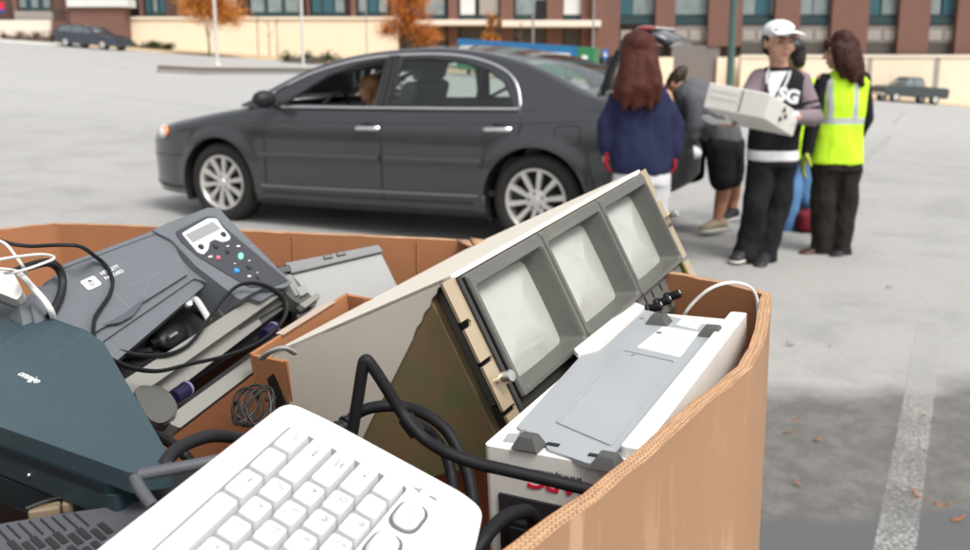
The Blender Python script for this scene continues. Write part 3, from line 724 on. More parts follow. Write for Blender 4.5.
mb=MB();mb.prism(shr(.93,-.026,.006),-.10,-.0685);mb.build('underside',m_black,sc_,bevel=.003)
a,b=TD.px(20,372),TD.px(41,382);xa=(b-a).normalized();ya=V((-xa.y,xa.x,0));c=TD.px(30,377.5,.0004)
mb=MB();mb.text('omnigo',(b-a).length*.30,T(*c)@Matrix((xa,ya,V((0,0,1)))).transposed().to_4x4());mb.build('lettering',m_label,sc_)
p=TD.px(29.5,475,-.05);mb=MB();mb.ell(TD.px(29,475,-.0335),.0011);mb.build('status_light',m_label,sc_)

# slotted grey unit at the very front left
s0=atz(100,530,1.172);SD=Fr(s0,(1,.12,0),(0,1,.10))
un=thing('slotted_unit','slate grey ventilated unit with rows of slots in the bottom left corner','computer unit',M=SD.M)
def sq(lst,h=0): return [tuple(SD.px(a,b,h)[:2]) for a,b in lst]
top=rpoly(sq([(-60,540),(0,524),(60,514),(118,506),(146,500),(170,503),(200,522),(240,570),(260,640),(-60,680)]),.006)
mb=MB();mb.prism(top,-.05,0);mb.build('case',m_slate,un,bevel=.003)
d0=SD.px(60,515);d1=SD.px(110,560);d=(d1-d0).normalized();nn=V((-d.y,d.x,0))
ang=math.degrees(math.atan2(d.y,d.x))
mb=MB()
for k in range(9):
    bx=SD.px(-4+11.2*k,528-2.0*k)
    L=.0;
    for j,(l,gp,w) in enumerate([(.022,.002,.0011),(.016,.006,.0042),(.013,.006,.0042),(.013,.006,.0042),(.013,.006,.0042),(.013,.006,.0042)]):
        if j==0 and k>7: L+=l; continue
        s=L+ (0.005 if (k%2 and j) else 0); c=bx+d*(s+l/2); mb.box((0,0,0),(l,w,.0016),M=T(c.x,c.y,.0003)@RZ(ang)); L+=l+gp
mb.build('slot',m_inside,un)['kind']='stuff'
mb=MB();P_=[SD.loc(at(a,b,y_)) for a,b,y_ in ((218,460,.575),(200,464,.57),(139,475,.56),(135,478,.558),(140,489,.55),(153,507,.54))]
mb.tube(P_,.0042,n=10);mb.build('handle',m_slate,un)
mb=MB();mb.prism(sq([(143,479),(205,468),(205,495),(160,512)],.003),-.02,.002);mb.build('handle_well',m_black,un)
# beige connector in the gap
p=atz(45,512,1.16);cn=thing('wire_connector','small beige wire connector in the dark gap above the slotted unit','connector',loc=p)
mb=MB();mb.box((0,0,0),(.022,.012,.010),M=RZ(20));mb.box((.016,.004,0),(.009,.010,.009),M=RZ(20));mb.build('plug_body',mat('beige_plastic',(.20,.15,.10),.6,dirt=.4),cn,bevel=.002)
mb=MB();mb.tube(catmull([V((-.01,-.008,.007)),V((0,0,.0085)),V((.012,.012,.007))],4),.0014,n=6);mb.build('wire',m_black,cn)

# white adapter at the left edge
WA=Fr(at(5,285,.93),(1,.15,-.25),(.1,.6,.8))
wa=thing('power_adapter','white plug-in adapter with clipped corners at the left edge of the box','adapter',M=WA.M)
q=[tuple(WA.px(a,b)[:2]) for a,b in ((-40,266),(4,268),(13,272),(22,289),(22,294),(17,300),(0,293),(-40,278))]
mb=MB();mb.prism(rpoly(q,.002),-.03,0);mb.build('housing',m_ups,wa,bevel=.003,seg=3)
mb=MB();mb.prism(rpoly([(a*1.0+.001,b-.0015) for a,b in q],.002),-.036,-.0305);mb.build('base_ring',m_midgrey,wa,bevel=.001)

# ------------------------------------------------------------------ cables
def cable(name,label,pts,r,m,n=8,cat='cable',group=None,k=7,flat=None):
    P=[]
    for p in pts:
        if isinstance(p,V): P.append(p)
        else: P.append(at(*p))
    P=catmull(P,k); o=P[0].copy(); mb=MB(); mb.tube([p-o for p in P],r,n=n,flat=flat)
    ob=mb.build(name,m,loc=o); tag(ob,label,cat,group); return ob
def onp(a,b,h): return PR.w(PR.px(a,b,h))
lp=[at(-14,236,1.02),at(8,243,1.02),at(30,246,1.0),at(58,245,.99),at(80,246.5,1.0),onp(96,257,.012),onp(106,266,.006),onp(112.5,280,.005),onp(110,294,.006),onp(101,308,.007),onp(95,318,.008),onp(93.5,332,.012),onp(96,344,.02),onp(104,355,.022),onp(118,363,.02),onp(135,369,.018),onp(160,371,.016),onp(190,364,.014),onp(222,357,.012),onp(250,347,.012),onp(272,333,.013),onp(284,318,.014),onp(286,305,.016),onp(279,294,.022),onp(266,286,.024),onp(250,283,.022),onp(236,287,.018),onp(222,301,.010),onp(208,320,.0),onp(196,337,-.006),onp(184,348,-.008),onp(166,355,-.008),onp(140,355.5,-.010),onp(116,351,-.012),onp(104,350,-.015)]
cable('power_lead','flat black twin lead looping over the printer and its open tray',lp,.0032,m_cablegrey,n=10,flat=(1.25,.7),cat='power lead',k=8)
cable('looped_lead','short black lead arching behind the white adapter beside the lid',[at(-10,285,.98),at(15,272,.97),at(32,265.5,.97),at(48,262.5,.97),onp(58,268,.02),onp(62.5,280,.012),onp(61,294,.008),onp(55,308,.006),onp(49,318,.004)],.0048,m_cablegrey,cat='power lead')
cable('thin_white_wire','thin cream wire making a flat loop above the white adapter',[(-16,236,.92),(4,243,.92),(14,254,.92),(22,265,.92),(27,274,.94),(22,272.5,.93),(8,269.5,.90),(-20,268,.88)],.0016,m_white_cable,cat='wire')
cable('thin_white_wire','cream wire loop at the left edge touching the thick white cord',[(-20,264,.86),(0,259.5,.87),(20,256.5,.9),(40,254.5,.93),(52,256,.95),(53,259,.95),(44,263,.94),(30,268,.92),(16,272,.91),(4,273,.9)],.0016,m_white_cable,cat='wire')
cable('thick_white_cord','thick white cord dropping behind the teal scanner lid',[(16,272,.92),(24,278,.92),(33,288,.93),(43,299,.93),(51,311,.93),(54,322,.95),(54,340,1.0)],.0034,m_white_cable,cat='cord')
# heavy black cords in front of the rack monitor
cable('heavy_power_cord','heavy black cord bent to a sharp peak and running across to the power supply',[(349,452,.66),(353,428,.66),(358,398,.66),(362,372,.66),(365,360.5,.66),(371,365,.66),(385,386,.66),(400,410,.66),(411,425,.655),(426,440,.65),(448,453,.64),(475,463,.635),(505,470,.63),(540,478,.625),(575,486.5,.62),(604,494,.615)],[.0048]*(15*7+1),m_rubber,n=12,cat='power cord')
mbx=MB();pa,pb=at(405,417,.66),at(418,434,.655);mbx.tube([pa-pa,(pb-pa)*.5,pb-pa],.0066,n=14);sl=mbx.build('cord_sleeve',m_rubber,bpy.data.objects['heavy_power_cord'],M=T(*(pa-bpy.data.objects['heavy_power_cord'].location)))
cable('curved_power_cord','black cord arching from the cream side down behind the peaked cord',[(330,446,.70),(345,425,.72),(362,411,.72),(385,406,.72),(408,408,.72),(428,416,.71),(446,430,.70),(458,450,.69),(468,475,.68),(474,510,.66)],.0050,m_rubber,n=12,cat='power cord')
cable('hanging_power_cord','black cord hanging straight down between the peaked cord and the keyboard',[(408,420,.68),(424,428,.69),(436,440,.70),(447,458,.69),(452,480,.68),(455,505,.66)],.0046,m_rubber,n=12,cat='power cord')
cable('plug_tail','thick black cord curling into the outlet of the power supply',[(462,575,.53),(480,545,.54),(497,524,.56),(513,514,.575),(527,512,.59),(533,520,.605),(532,534,.62),(528,548,.63)],.0052,m_rubber,n=12,cat='power cord')
p=at(337,432,.70);pl=thing('strain_relief','ribbed black cord plug lying against the cream side','plug',loc=p)
d=(at(352,420,.715)-at(322,442,.69)).normalized()
mb=MB()
for k in range(9): mb.tube([d*(.0042*k-.02),d*(.0042*k-.0172)],.0085 if k%2 else .0068,n=12)
mb.tube([d*-.021,d*.016],.006,n=12);mb.build('plug_body',m_black,pl)
cable('grey_hose','dark grey ribbed cable bowing behind the keyboard corner',[(162,478,.60),(166,462,.61),(178,449,.63),(196,440,.65),(214,436,.67),(236,438,.70),(260,446,.72)],.0052,m_cablegrey,n=10)
random.seed(11);P_=[]
for k in range(70):
    a=k*.62;c=at(253,406,.80)
    P_.append(c+V((.011*math.cos(a)+.008*math.sin(k*.35),.010*math.sin(a*1.0)+.006*math.cos(k*.6),.012*math.sin(a)+.003*math.cos(k*.9))))
P_=[at(276,398,.82)]+P_+[at(236,402,.80),at(232,412,.8),at(240,420,.8)]
cable('coiled_wire','thin black wire coiled in a bundle beside the small carton',P_,.0012,m_black,n=6,k=4,cat='wire')
cable('white_tail_cable','cream cable curving over the back right corner of the box',[(676,330,1.10),(686,312,1.08),(696,300,1.07),(708,290,1.06),(722,284,1.06),(738,283,1.07),(752,289,1.08),(758,305,1.085),(757,330,1.07)],.0020,m_white_cable)
cable('black_inner_cable','black cable lying in the gap between printer tray and keyboard',[(150,434,.72),(166,440,.71),(182,452,.70),(196,470,.70)],.0045,m_rubber)
p=at(252,424,.78)
cable('folded_grey_strip','pale folded plastic strip poking out of the small carton',[at(262,358,.93),at(272,351,.92),at(284,348,.92),at(294,353,.93)],.0055,m_lightgrey,flat=(1.,.5),cat='plastic strip')
# ================================================================== SETTING
def ground_mat():
    m=bpy.data.materials.new('weathered_asphalt');m.use_nodes=True;nt=m.node_tree;N=nt.nodes;L=nt.links;b=N['Principled BSDF']
    tc=N.new('ShaderNodeTexCoord');O=tc.outputs['Object']
    def noi(s,d=6,r=.6,vec=O):
        n=N.new('ShaderNodeTexNoise');n.inputs['Scale'].default_value=s;n.inputs['Detail'].default_value=d;n.inputs['Roughness'].default_value=r;L.new(vec,n.inputs['Vector']);return n.outputs['Fac']
    def M(op,a,b_=None,c=None):
        x=N.new('ShaderNodeMath');x.operation=op
        for i,q in enumerate((a,b_,c)):
            if q is None: continue
            if isinstance(q,(int,float)): x.inputs[i].default_value=q
            else: L.new(q,x.inputs[i])
        return x.outputs[0]
    def mixc(f,a,b_):
        x=N.new('ShaderNodeMix');x.data_type='RGBA';L.new(f,x.inputs[0])
        for i,q in ((6,a),(7,b_)):
            if isinstance(q,tuple): x.inputs[i].default_value=q+(1,)
            else: L.new(q,x.inputs[i])
        return x.outputs[2]
    def ramp(f,a,b_):
        x=N.new('ShaderNodeMapRange');x.interpolation_type='SMOOTHSTEP';x.inputs[1].default_value=a;x.inputs[2].default_value=b_;L.new(f,x.inputs[0]);return x.outputs[0]
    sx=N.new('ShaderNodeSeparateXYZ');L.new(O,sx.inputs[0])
    col=mixc(noi(.35),GC0,GC1)
    col=mixc(ramp(noi(1.6,8,.7),.45,.7),col,(.255,.252,.245))
    mp=N.new('ShaderNodeMapping');mp.inputs['Scale'].default_value=(.25,1.6,1);mp.inputs['Rotation'].default_value=(0,0,R(-8));L.new(O,mp.inputs[0])
    col=mixc(M('MULTIPLY',ramp(noi(.8,7,.65,mp.outputs[0]),.55,.72),.22),col,(.20,.2,.196))
    sp=noi(140,2,.5); col=mixc(M('MULTIPLY',ramp(sp,.55,.7),.6),col,(.14,.136,.13))
    col=mixc(M('MULTIPLY',ramp(M('ADD',sx.outputs[1],M('MULTIPLY',noi(.12,5,.6),14.0)),14.,34.),.55),col,(.40,.395,.385))  # colour lightens with distance, painting in the grazing-angle brightness of the far lot
    # damp gutter: near strip of dark wet asphalt, then standing water
    ed=M('ADD',sx.outputs[1],M('ADD',M('MULTIPLY',sx.outputs[0],-.16),M('MULTIPLY',M('SUBTRACT',noi(1.3,7,.6),.5),.7)))
    wet=M('SUBTRACT',1.0,ramp(ed,3.36,3.62))
    ed2=M('ADD',sx.outputs[1],M('ADD',M('MULTIPLY',sx.outputs[0],-.02),M('MULTIPLY',M('SUBTRACT',noi(1.5,4,.5),.5),.35)))
    pud=M('SUBTRACT',1.0,ramp(ed2,2.66,2.74))
    fade=ramp(sx.outputs[0],-2.0,-.5); wet=M('MULTIPLY',wet,fade); pud=M('MULTIPLY',pud,fade)
    blot=M('MULTIPLY',ramp(noi(3.,8,.7),.5,.62),M('SUBTRACT',1.,ramp(sx.outputs[1],3.6,4.3)))
    damp=M('MAXIMUM',wet,M('MULTIPLY',blot,M('MULTIPLY',fade,.22)))
    wc=mixc(ramp(noi(11,6,.7),.4,.65),(.105,.10,.092),(.15,.145,.134))
    wc=mixc(M('MULTIPLY',ramp(noi(190,2,.5),.52,.66),.5),wc,(.05,.047,.043))
    col=mixc(damp,col,wc); col=mixc(pud,col,(.085,.085,.084))
    L.new(col,b.inputs['Base Color'])
    rg=M('SUBTRACT',.66,M('MULTIPLY',damp,.08)); rg=M('SUBTRACT',rg,M('MULTIPLY',pud,.44)); L.new(rg,b.inputs['Roughness'])
    b.inputs['Specular IOR Level'].default_value=.55
    bp=N.new('ShaderNodeBump');bp.inputs['Distance'].default_value=.004
    L.new(M('MULTIPLY',M('SUBTRACT',1.,M('MULTIPLY',pud,.93)),.45),bp.inputs['Strength']);L.new(noi(90,5,.7),bp.inputs['Height']);L.new(bp.outputs[0],b.inputs['Normal'])
    return m
GC0=(.285,.278,.267);GC1=(.362,.354,.342)
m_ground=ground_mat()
mb=MB()
ys=[-30,-10,-4,0]+[.25*k for k in range(1,60)]+[15+1.5*k for k in range(60)]+[110,140,200,320,600]
xs=[-600,-300,-150,-100,-75]+[-70+2.5*k for k in range(24)]+[-10+.5*k for k in range(41)]+[12.5+2.5*k for k in range(24)]+[75,100,150,300,600]
def put(mb,x,y,dz=0.): return mb.v((x,y,gz(x,y)+dz))
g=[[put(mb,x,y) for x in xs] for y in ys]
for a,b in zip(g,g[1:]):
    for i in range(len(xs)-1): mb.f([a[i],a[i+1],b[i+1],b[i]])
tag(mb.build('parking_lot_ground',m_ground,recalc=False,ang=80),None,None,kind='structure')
# worn white bay lines
def linemat(nm,wear):
    m=bpy.data.materials.new(nm);m.use_nodes=True;nt=m.node_tree;N=nt.nodes;L=nt.links;b=N['Principled BSDF']
    tc=N.new('ShaderNodeTexCoord');n=N.new('ShaderNodeTexNoise');n.inputs['Scale'].default_value=85;n.inputs['Detail'].default_value=6;n.inputs['Roughness'].default_value=.75;L.new(tc.outputs['Object'],n.inputs['Vector'])
    n2=N.new('ShaderNodeTexNoise');n2.inputs['Scale'].default_value=3;L.new(tc.outputs['Object'],n2.inputs['Vector'])
    ad=N.new('ShaderNodeMath');ad.operation='MULTIPLY_ADD';ad.inputs[1].default_value=.25;L.new(n2.outputs['Fac'],ad.inputs[0]);L.new(n.outputs['Fac'],ad.inputs[2])
    r=N.new('ShaderNodeMapRange');r.inputs[1].default_value=wear;r.inputs[2].default_value=wear+.14;r.inputs[3].default_value=.06;r.inputs[4].default_value=.60;L.new(ad.outputs[0],r.inputs[0])
    b.inputs['Base Color'].default_value=(.44,.435,.41,1);b.inputs['Roughness'].default_value=.8
    t=N.new('ShaderNodeBsdfTransparent');mx=N.new('ShaderNodeMixShader');L.new(r.outputs[0],mx.inputs[0]);L.new(t.outputs[0],mx.inputs[1]);L.new(b.outputs[0],mx.inputs[2])
    L.new(mx.outputs[0],[x for x in N if x.type=='OUTPUT_MATERIAL'][0].inputs[0]);return m
m_line=linemat('worn_white_paint',.57);m_line2=linemat('faint_white_paint',.58)
def strip(mb,a,b,w,dz=.004,n=24):
    d=(b-a).normalized();q=V((-d.y,d.x))*w/2;prev=None
    for k in range(n+1):
        p=a.lerp(b,k/n);l,r=p+q,p-q;cur=(put(mb,l.x,l.y,dz),put(mb,r.x,r.y,dz))
        if prev: mb.f([prev[0],prev[1],cur[1],cur[0]])
        prev=cur
mb=MB();a=ground(931,322).xy;b=ground(893,560).xy;strip(mb,a,a+(b-a)*1.15,.115)
tag(mb.build('bay_line_marking',m_line,recalc=False),None,None,kind='structure')
mb=MB()
for p,q,w in (((891,136),(861,163),.12),((905,112),(893,124),.12)): strip(mb,ground(*p).xy,ground(*q).xy,w)
for k in range(9):
    p0=V((-5-4.2*k,19+1.2*k));strip(mb,p0,p0+V((-4.6,3.0)),.12)
for k in range(7):
    p0=V((-14-5*k,36+1.0*k));strip(mb,p0,p0+V((-3.6,4.6)),.13)
tag(mb.build('faded_bay_markings',m_line2,recalc=False),None,None,kind='structure')
# fallen leaves and twigs near the gutter
m_leaf=mat('dry_orange_leaf',(.25,.115,.06),.8,var=.35,vs=40)
random.seed(5)
leafpx=[(893,55+140)]
lp=[(889+.0,289),(790,346),(831,347),(928,418),(796,420),(788,435),(818,443),(797,487),(915,494),(921,499),(942,506),(957,522)]
for i,(a,b) in enumerate(lp):
    p=ground(a,b);L_=random.uniform(.012,.026);w=L_*random.uniform(.2,.34);an=random.uniform(-40,25)
    mb=MB();n_=7
    for s in (-1,1):
        pass
    up=[];lo=[]
    for k in range(n_):
        t=k/(n_-1);x=(t-.5)*2*L_;hw=w*math.sin(math.pi*(.06+.88*t));zz=.006+.010*math.sin(t*3.1+i)+.004*math.sin(t*7)
        up.append(mb.v((x,hw,zz+.004)));lo.append(mb.v((x,-hw,zz)))
    for k in range(n_-1): mb.f([lo[k],lo[k+1],up[k+1],up[k]])
    o=mb.build('fallen_leaf',m_leaf,loc=p);o.rotation_euler=(0,0,R(an))
    md=o.modifiers.new('s','SOLIDIFY');md.thickness=.0015
    tag(o,'dry curled orange leaf lying on the asphalt near the wet gutter','leaf',group='fallen leaves on the asphalt')

# planted island kerb and far pavement
m_kerb=mat('concrete_kerb',(.22,.21,.20),.8,var=.1)
m_mulch=mat('dark_mulch',(.10,.075,.06),.95,var=.3,vs=3)
m_pave=mat('tan_verge',(.44,.33,.20),.9,var=.12,vs=.6,dirt=.4,dcol=(.46,.40,.30),dsc=.4)
m_walk=mat('pale_pavement',(.46,.44,.41),.85,var=.08,vs=.5)
def slab(name,pts,h,m,inset=None):
    mb=MB();t=[mb.v((x,y,gz(x,y)+h)) for x,y in pts];b_=[mb.v((x,y,gz(x,y)-.3)) for x,y in pts];mb.f(t)
    for i in range(len(pts)): j=(i+1)%len(pts);mb.f([b_[i],b_[j],t[j],t[i]])
    return tag(mb.build(name,m,bevel=.02),None,None,kind='structure')
def gp(a,b): return tuple(ground(a,b).xy)
isl=[gp(158,72.5),gp(200,74.5),gp(300,74),gp(385,72.5)];far=[(x*1.07,y*1.07) for x,y in isl]
slab('island_kerb',isl+far[::-1],.14,m_kerb)
i2=[(x*1.008,y*1.008) for x,y in isl];f2=[(x*1.062,y*1.062) for x,y in isl];slab('island_mulch',[(x,y) for x,y in i2]+f2[::-1],.20,m_mulch)
def band(name,y0,y1,h,m,x0,x1,n=40):
    mb=MB();r=[]
    for k in range(n+1):
        x=x0+(x1-x0)*k/n;r.append((mb.v((x,y0,gz(x,y0)-.05)),mb.v((x,y0,gz(x,y0)+h)),mb.v((x,y1,gz(x,y1)+h))))
    for a,b in zip(r,r[1:]): mb.f([a[0],b[0],b[1],a[1]]);mb.f([a[1],b[1],b[2],a[2]])
    return tag(mb.build(name,m,recalc=False),None,None,kind='structure')
band('far_verge',68.,80.,.14,m_pave,-30,8)
band('far_pavement',66.,82.,.13,m_walk,-110,-30)
band('wall_foot_verge',76.,82.,.13,m_pave,8,90)

# ------------------------------------------------------------------ buildings
FY=79.
def fx(px,py,Y=FY): return at(px,py,Y)
m_brick=mat('red_brown_brick',(.165,.085,.066),.85,var=.14,vs=1.5,bump=.2,bs=4)
m_brick2=mat('dark_brown_brick',(.135,.08,.064),.85,var=.14,vs=1.5)
m_creamwall=mat('cream_stucco',(.74,.63,.48),.85,var=.05,vs=.8,dirt=.2,dcol=(.5,.40,.29),dsc=.6)
m_slabc=mat('cream_canopy',(.70,.62,.52),.8,var=.06)
m_greypan=mat('grey_spandrel',(.21,.19,.17),.7,var=.1)
m_greypan2=mat('light_grey_spandrel',(.31,.28,.25),.7,var=.1)
m_garage=mat('grey_garage_door',(.17,.15,.14),.7,var=.12,stretch=(6,1,1))
m_darkvoid=mat('dark_opening',(.09,.08,.07),.8,var=.3,vs=.5)
m_winframe=mat('teal_black_window_frame',(.025,.05,.055),.4)
m_wglass=mat('window_glass',(.20,.235,.235),.12,var=.45,vs=1.2,coat=.3)
m_wteal=mat('teal_blind',(.03,.095,.12),.5,var=.2)
m_wwhite=mat('white_panel',(.62,.62,.60),.6,var=.08)
def pbox(mb,x0,y0,x1,y1,Y,d,mi=0):
    a,b=at(x0,y0,Y),at(x1,y1,Y);mb.box(((a.x+b.x)/2,Y+d/2,(a.z+b.z)/2),(abs(b.x-a.x),d,abs(a.z-b.z)),mi)
def bpart(name,par,x0,y0,x1,y1,Y,d,m,bevel=0.):
    mb=MB();pbox(mb,x0,y0,x1,y1,Y,d);return mb.build(name,m,par,bevel=bevel,flat=True)
def window(par,x0,y0,x1,y1,Y,cols,tealc=(),m=None):
    w=bpart('window',par,x0,y0,x1,y1,Y,.10,m_winframe);n=cols
    for k in range(n):
        a=x0+(x1-x0)*(k+.07)/n;b=x0+(x1-x0)*(k+.93)/n;h=(y1-y0)
        bpart('pane',w,a,y0+h*.04,b,y1-h*.07,Y-.03,.05,m_wteal if k in tealc else (m or m_wglass))
    return w
# right-hand brick building
br=thing('brick_building','red brick building with tall teal windows behind the people on the right','building')
bpart('wall',br,594,-170,1090,57,FY+1.0,14,m_brick2)
cols=[(596,619),(662,674),(717,741),(786,798),(845,866),(915,927),(975,992),(1034,1046)]
for a,b in cols: bpart('column',br,a,-170,b,56 if a>740 else (56 if a<640 else 46),FY-.25,1.25,m_brick)
for i,(c0_,c1_) in enumerate(zip(cols,cols[1:])):
    a,b=c0_[1],c1_[0];dy=0
    sec={0:(0,),1:(),2:(1,),3:(),4:(0,2),5:(1,)}.get(i%6,())
    for t in (0,1,2):
        window(br,a+.5,-38-62*t,b-.5,18-62*t,FY+.55,3 if b-a>40 else 2,sec)
    bpart('lintel_beam',br,a,18,b,24,FY+.35,.6,m_winframe)
    if i!=0 and True: bpart('spandrel',br,a,25,b,43,FY+.45,.5,m_greypan)
    for k in range(3):
        w=(b-a)/3; bpart('spandrel_panel',br,a+w*k+2,30,a+w*(k+1)-2,40,FY+.38,.08,m_greypan2)
    bpart('void',br,a,43.5,b,57,FY+.5,.4,m_darkvoid)
bpart('garage_door',br,672,45,717,112,FY-.1,.4,m_garage)
for a,b in ((655,671.5),(717.5,741)): bpart('pier',br,a,57,b,112,FY-.45,.6,m_creamwall)
bpart('garage_door',br,620,57,655,80,FY-.1,.4,m_creamwall)
rw=thing('retaining_wall','long cream retaining wall behind the grey pickup truck','wall')
bpart('wall_face',rw,741.5,56,1110,116,77.2,.5,m_creamwall);bpart('coping',rw,741,54.6,1110,57.4,77.1,.75,m_slabc)
for x in (800,868,935,1000): bpart('joint',rw,x,57.8,x+.7,112,77.17,.02,m_greypan2)
# middle entrance building with canopy
mid=thing('canopy_building','brown building with a cream canopy slab above dark openings in the middle','building')
bpart('wall',mid,397,-170,594,62,FY+1.4,13,m_brick2)
for a,b in ((397,402),(447,458),(501,513),(549,562),(585,597)): bpart('column',mid,a,-170,b,60,FY+.5,.85,m_brick)
bpart('canopy',mid,398,19.5,497,25,FY-1.6,2.6,m_slabc,.03);bpart('canopy',mid,502,20,601,26.5,FY-1.9,2.9,m_slabc,.03)
for a,b,m in ((403,420,m_wteal),(423,446,m_wglass),(459,476,m_wwhite),(478,500,m_greypan2),(514,548,m_wglass),(563,584,m_wwhite)):
    for t in (0,1,2): window(mid,a,-40-62*t,b,18.5-62*t,FY+.95,1,(),m)
for a,b in ((403,446),(459,500),(514,548),(563,584)): bpart('dark_opening',mid,a,27,b,60,FY+1.0,.3,m_darkvoid)
bpart('door',mid,536,0,547,18,FY+.7,.1,m_black)
# left-hand buildings
lf=thing('cream_base_building','brick building on a cream base wall behind the orange tree','building')
bpart('base_wall',lf,128,18.3,398,62,FY-1.2,1.4,m_creamwall);bpart('coping',lf,127,16.5,398.5,19,FY-1.35,1.7,m_slabc)
bpart('wall',lf,127,-170,397,18,FY+1.2,13,m_brick2)
for a,b in ((127,142),(166,186),(238,247),(301,309),(346,356),(389,397)): bpart('column',lf,a,-170,b,16.3,FY+.3,1.,m_brick)
for a,b,tc_ in ((143,165,(0,2)),(187,237,()),(248,300,()),(310,345,(0,1)),(357,388,(1,))):
    for t in (0,1,2): window(lf,a,-40-62*t,b,15.8-62*t,FY+.7,3,tc_)
bpart('grille',lf,187,-2,237,15.8,FY+.55,.1,m_greypan2)
fb=thing('stepped_brick_building','brick building with a low brick wall and steps at the far left','building')
bpart('wall',fb,-120,-170,127,26,FY+2,12,m_brick2)
for a,b in ((-60,-40),(0,14),(52,66)): bpart('column',fb,a,-170,b,24,FY+1.2,1.,m_brick)
for t in (0,1,2): window(fb,15,-40-62*t,51,11-62*t,FY+1.5,3,());window(fb,-39,-40-62*t,-1,11-62*t,FY+1.5,3,(1,))
bpart('ledge',fb,14,11,52,20,FY+1.1,.6,m_greypan2)
lw_=thing('low_brick_wall','low red brick wall with a pale ledge behind the parked dark wagon','wall')
bpart('wall_face',lw_,69,7,127,50,FY-2.6,1.2,m_brick);bpart('coping',lw_,66,-1.5,128,6.8,FY-2.9,1.8,m_wwhite,.03)
st=thing('entrance_steps','dark entrance steps beside the low brick wall at far left','steps')
for k in range(5): bpart('step',st,2+5*k if False else 52,21+4.*k,69,25.2+4.*k,FY-.6-.35*k,.6,m_brick)
for k in range(3): bpart('railing_post',st,54+6*k,12,54.6+6*k,22,FY-.5,.06,m_black)
bpart('handrail',st,53,11.4,69,12.4,FY-.5,.06,m_black)
vp=thing('verge_wall','pale low retaining wall under the far left building','wall')
bpart('wall_face',vp,-130,20,52,46,FY-.3,.5,m_slabc)
# banner patches on far left
bn=thing('banner','small red and blue banner on the brick at the top left corner','banner')
bpart('red_cloth',bn,-8,2,4,9,FY+.9,.05,m_red);bpart('blue_cloth',bn,-8,9.2,5,12.5,FY+.9,.05,mat('blue_cloth',(.04,.07,.3),.7))
bn=thing('banner','narrow blue banner on the brick beside the white ledge','banner')
bpart('blue_cloth',bn,129.5,-3,135,8,FY+.1,.05,mat('blue_cloth',(.06,.08,.35),.7))

# ------------------------------------------------------------------ trees, hedges
def leafmat(nm,c): return mat(nm,c,.7,var=.35,vs=1.3,spec=.2)
m_orange=leafmat('orange_leaves',(.66,.28,.06));m_orange2=leafmat('rust_leaves',(.60,.22,.05));m_yell=leafmat('golden_leaves',(.50,.20,.025))
m_green=leafmat('hedge_leaves',(.045,.075,.02));m_redh=leafmat('russet_hedge_leaves',(.17,.085,.05));m_bark=mat('grey_brown_bark',(.12,.095,.075),.9,var=.2,bump=.3,bs=20)
def crown(centers,n,sz,seed):
    random.seed(seed);mb=MB()
    for c,r in centers:
        k=int(n*r[0]*r[2])
        for _ in range(k):
            while True:
                p=V((random.uniform(-1,1),random.uniform(-1,1),random.uniform(-1,1)))
                if p.length<=1: break
            p=p*(.5+.72*random.random()) if noise.noise(V((p.x*2.6+seed,p.y*2.6,p.z*2.6)))>-.12 else p*.3
            q=V(c)+V((p.x*r[0],p.y*r[1],p.z*r[2]));s=sz*random.uniform(.6,1.4)
            x=V((random.uniform(-1,1),random.uniform(-1,1),random.uniform(-1,1))).normalized();y=basis(x)[0]
            mb.face([q-x*s,q+y*s*.6,q+x*s,q-y*s*.6])
    return mb
def tree(name,label,base,th,tr,cl,m,n,sz,seed,limbs=5,cat='tree',group=None):
    t=thing(name,label,cat,loc=base,group=group);random.seed(seed)
    mb=MB();mb.tube(catmull([V((0,0,-.1)),V((.02,0,th*.4)),V((-.03,.02,th*.75)),V((.03,0,th))],4),[tr*(1-.65*i/12) for i in range(13)],n=8)
    for k in range(limbs):
        c,r=cl[k%len(cl)];e=V(c)+V((random.uniform(-.6,.6)*r[0],random.uniform(-.5,.5)*r[1],random.uniform(-.2,.6)*r[2]));s=V((0,0,th*random.uniform(.55,.98)))
        mb.tube(catmull([s,s.lerp(e,.5)+V((0,0,.15)),e],4),[tr*.45*(1-.7*i/8) for i in range(9)],n=5)
    mb.build('trunk',m_bark,t)
    if m: crown(cl,n,sz,seed).build('crown',m,t,recalc=False,flat=True)
    return t
def dpx(Y): return FOC/Y
def gb(px,Y):
    u=(px-CX)/FOC*Y;return V((u*1.0,Y,gz(u,Y)))
s=72/FOC  # metres per pixel at 72 m
tree('orange_maple','round orange maple with a thin trunk behind the white lamp post',gb(214,66),2.0,.09,[((.2,0,3.3),(2.0,1.6,1.25)),((1.4,.3,3.0),(1.6,1.4,1.2)),((-1.0,0,3.6),(1.4,1.3,1.0)),((.6,0,4.6),(1.9,1.6,1.3))],m_orange,2300,.075,4)
tree('orange_maple','ragged orange tree in front of the cream wall above the car roof',gb(409,68),1.6,.08,[((0,0,3.7),(1.9,1.4,2.0)),((1.5,.2,2.4),(1.3,1.1,.9)),((-1.4,0,2.9),(1.1,.9,.8)),((.4,0,5.2),(1.8,1.4,1.3))],m_orange2,1900,.075,9)
tree('golden_sapling','small golden leaved sapling under the canopy beyond the car roof',gb(490,70),1.6,.05,[((0,0,2.6),(.9,.7,.8)),((.1,0,4.0),(.6,.5,.8)),((.2,0,1.9),(.6,.5,.5))],m_yell,1000,.10,13)
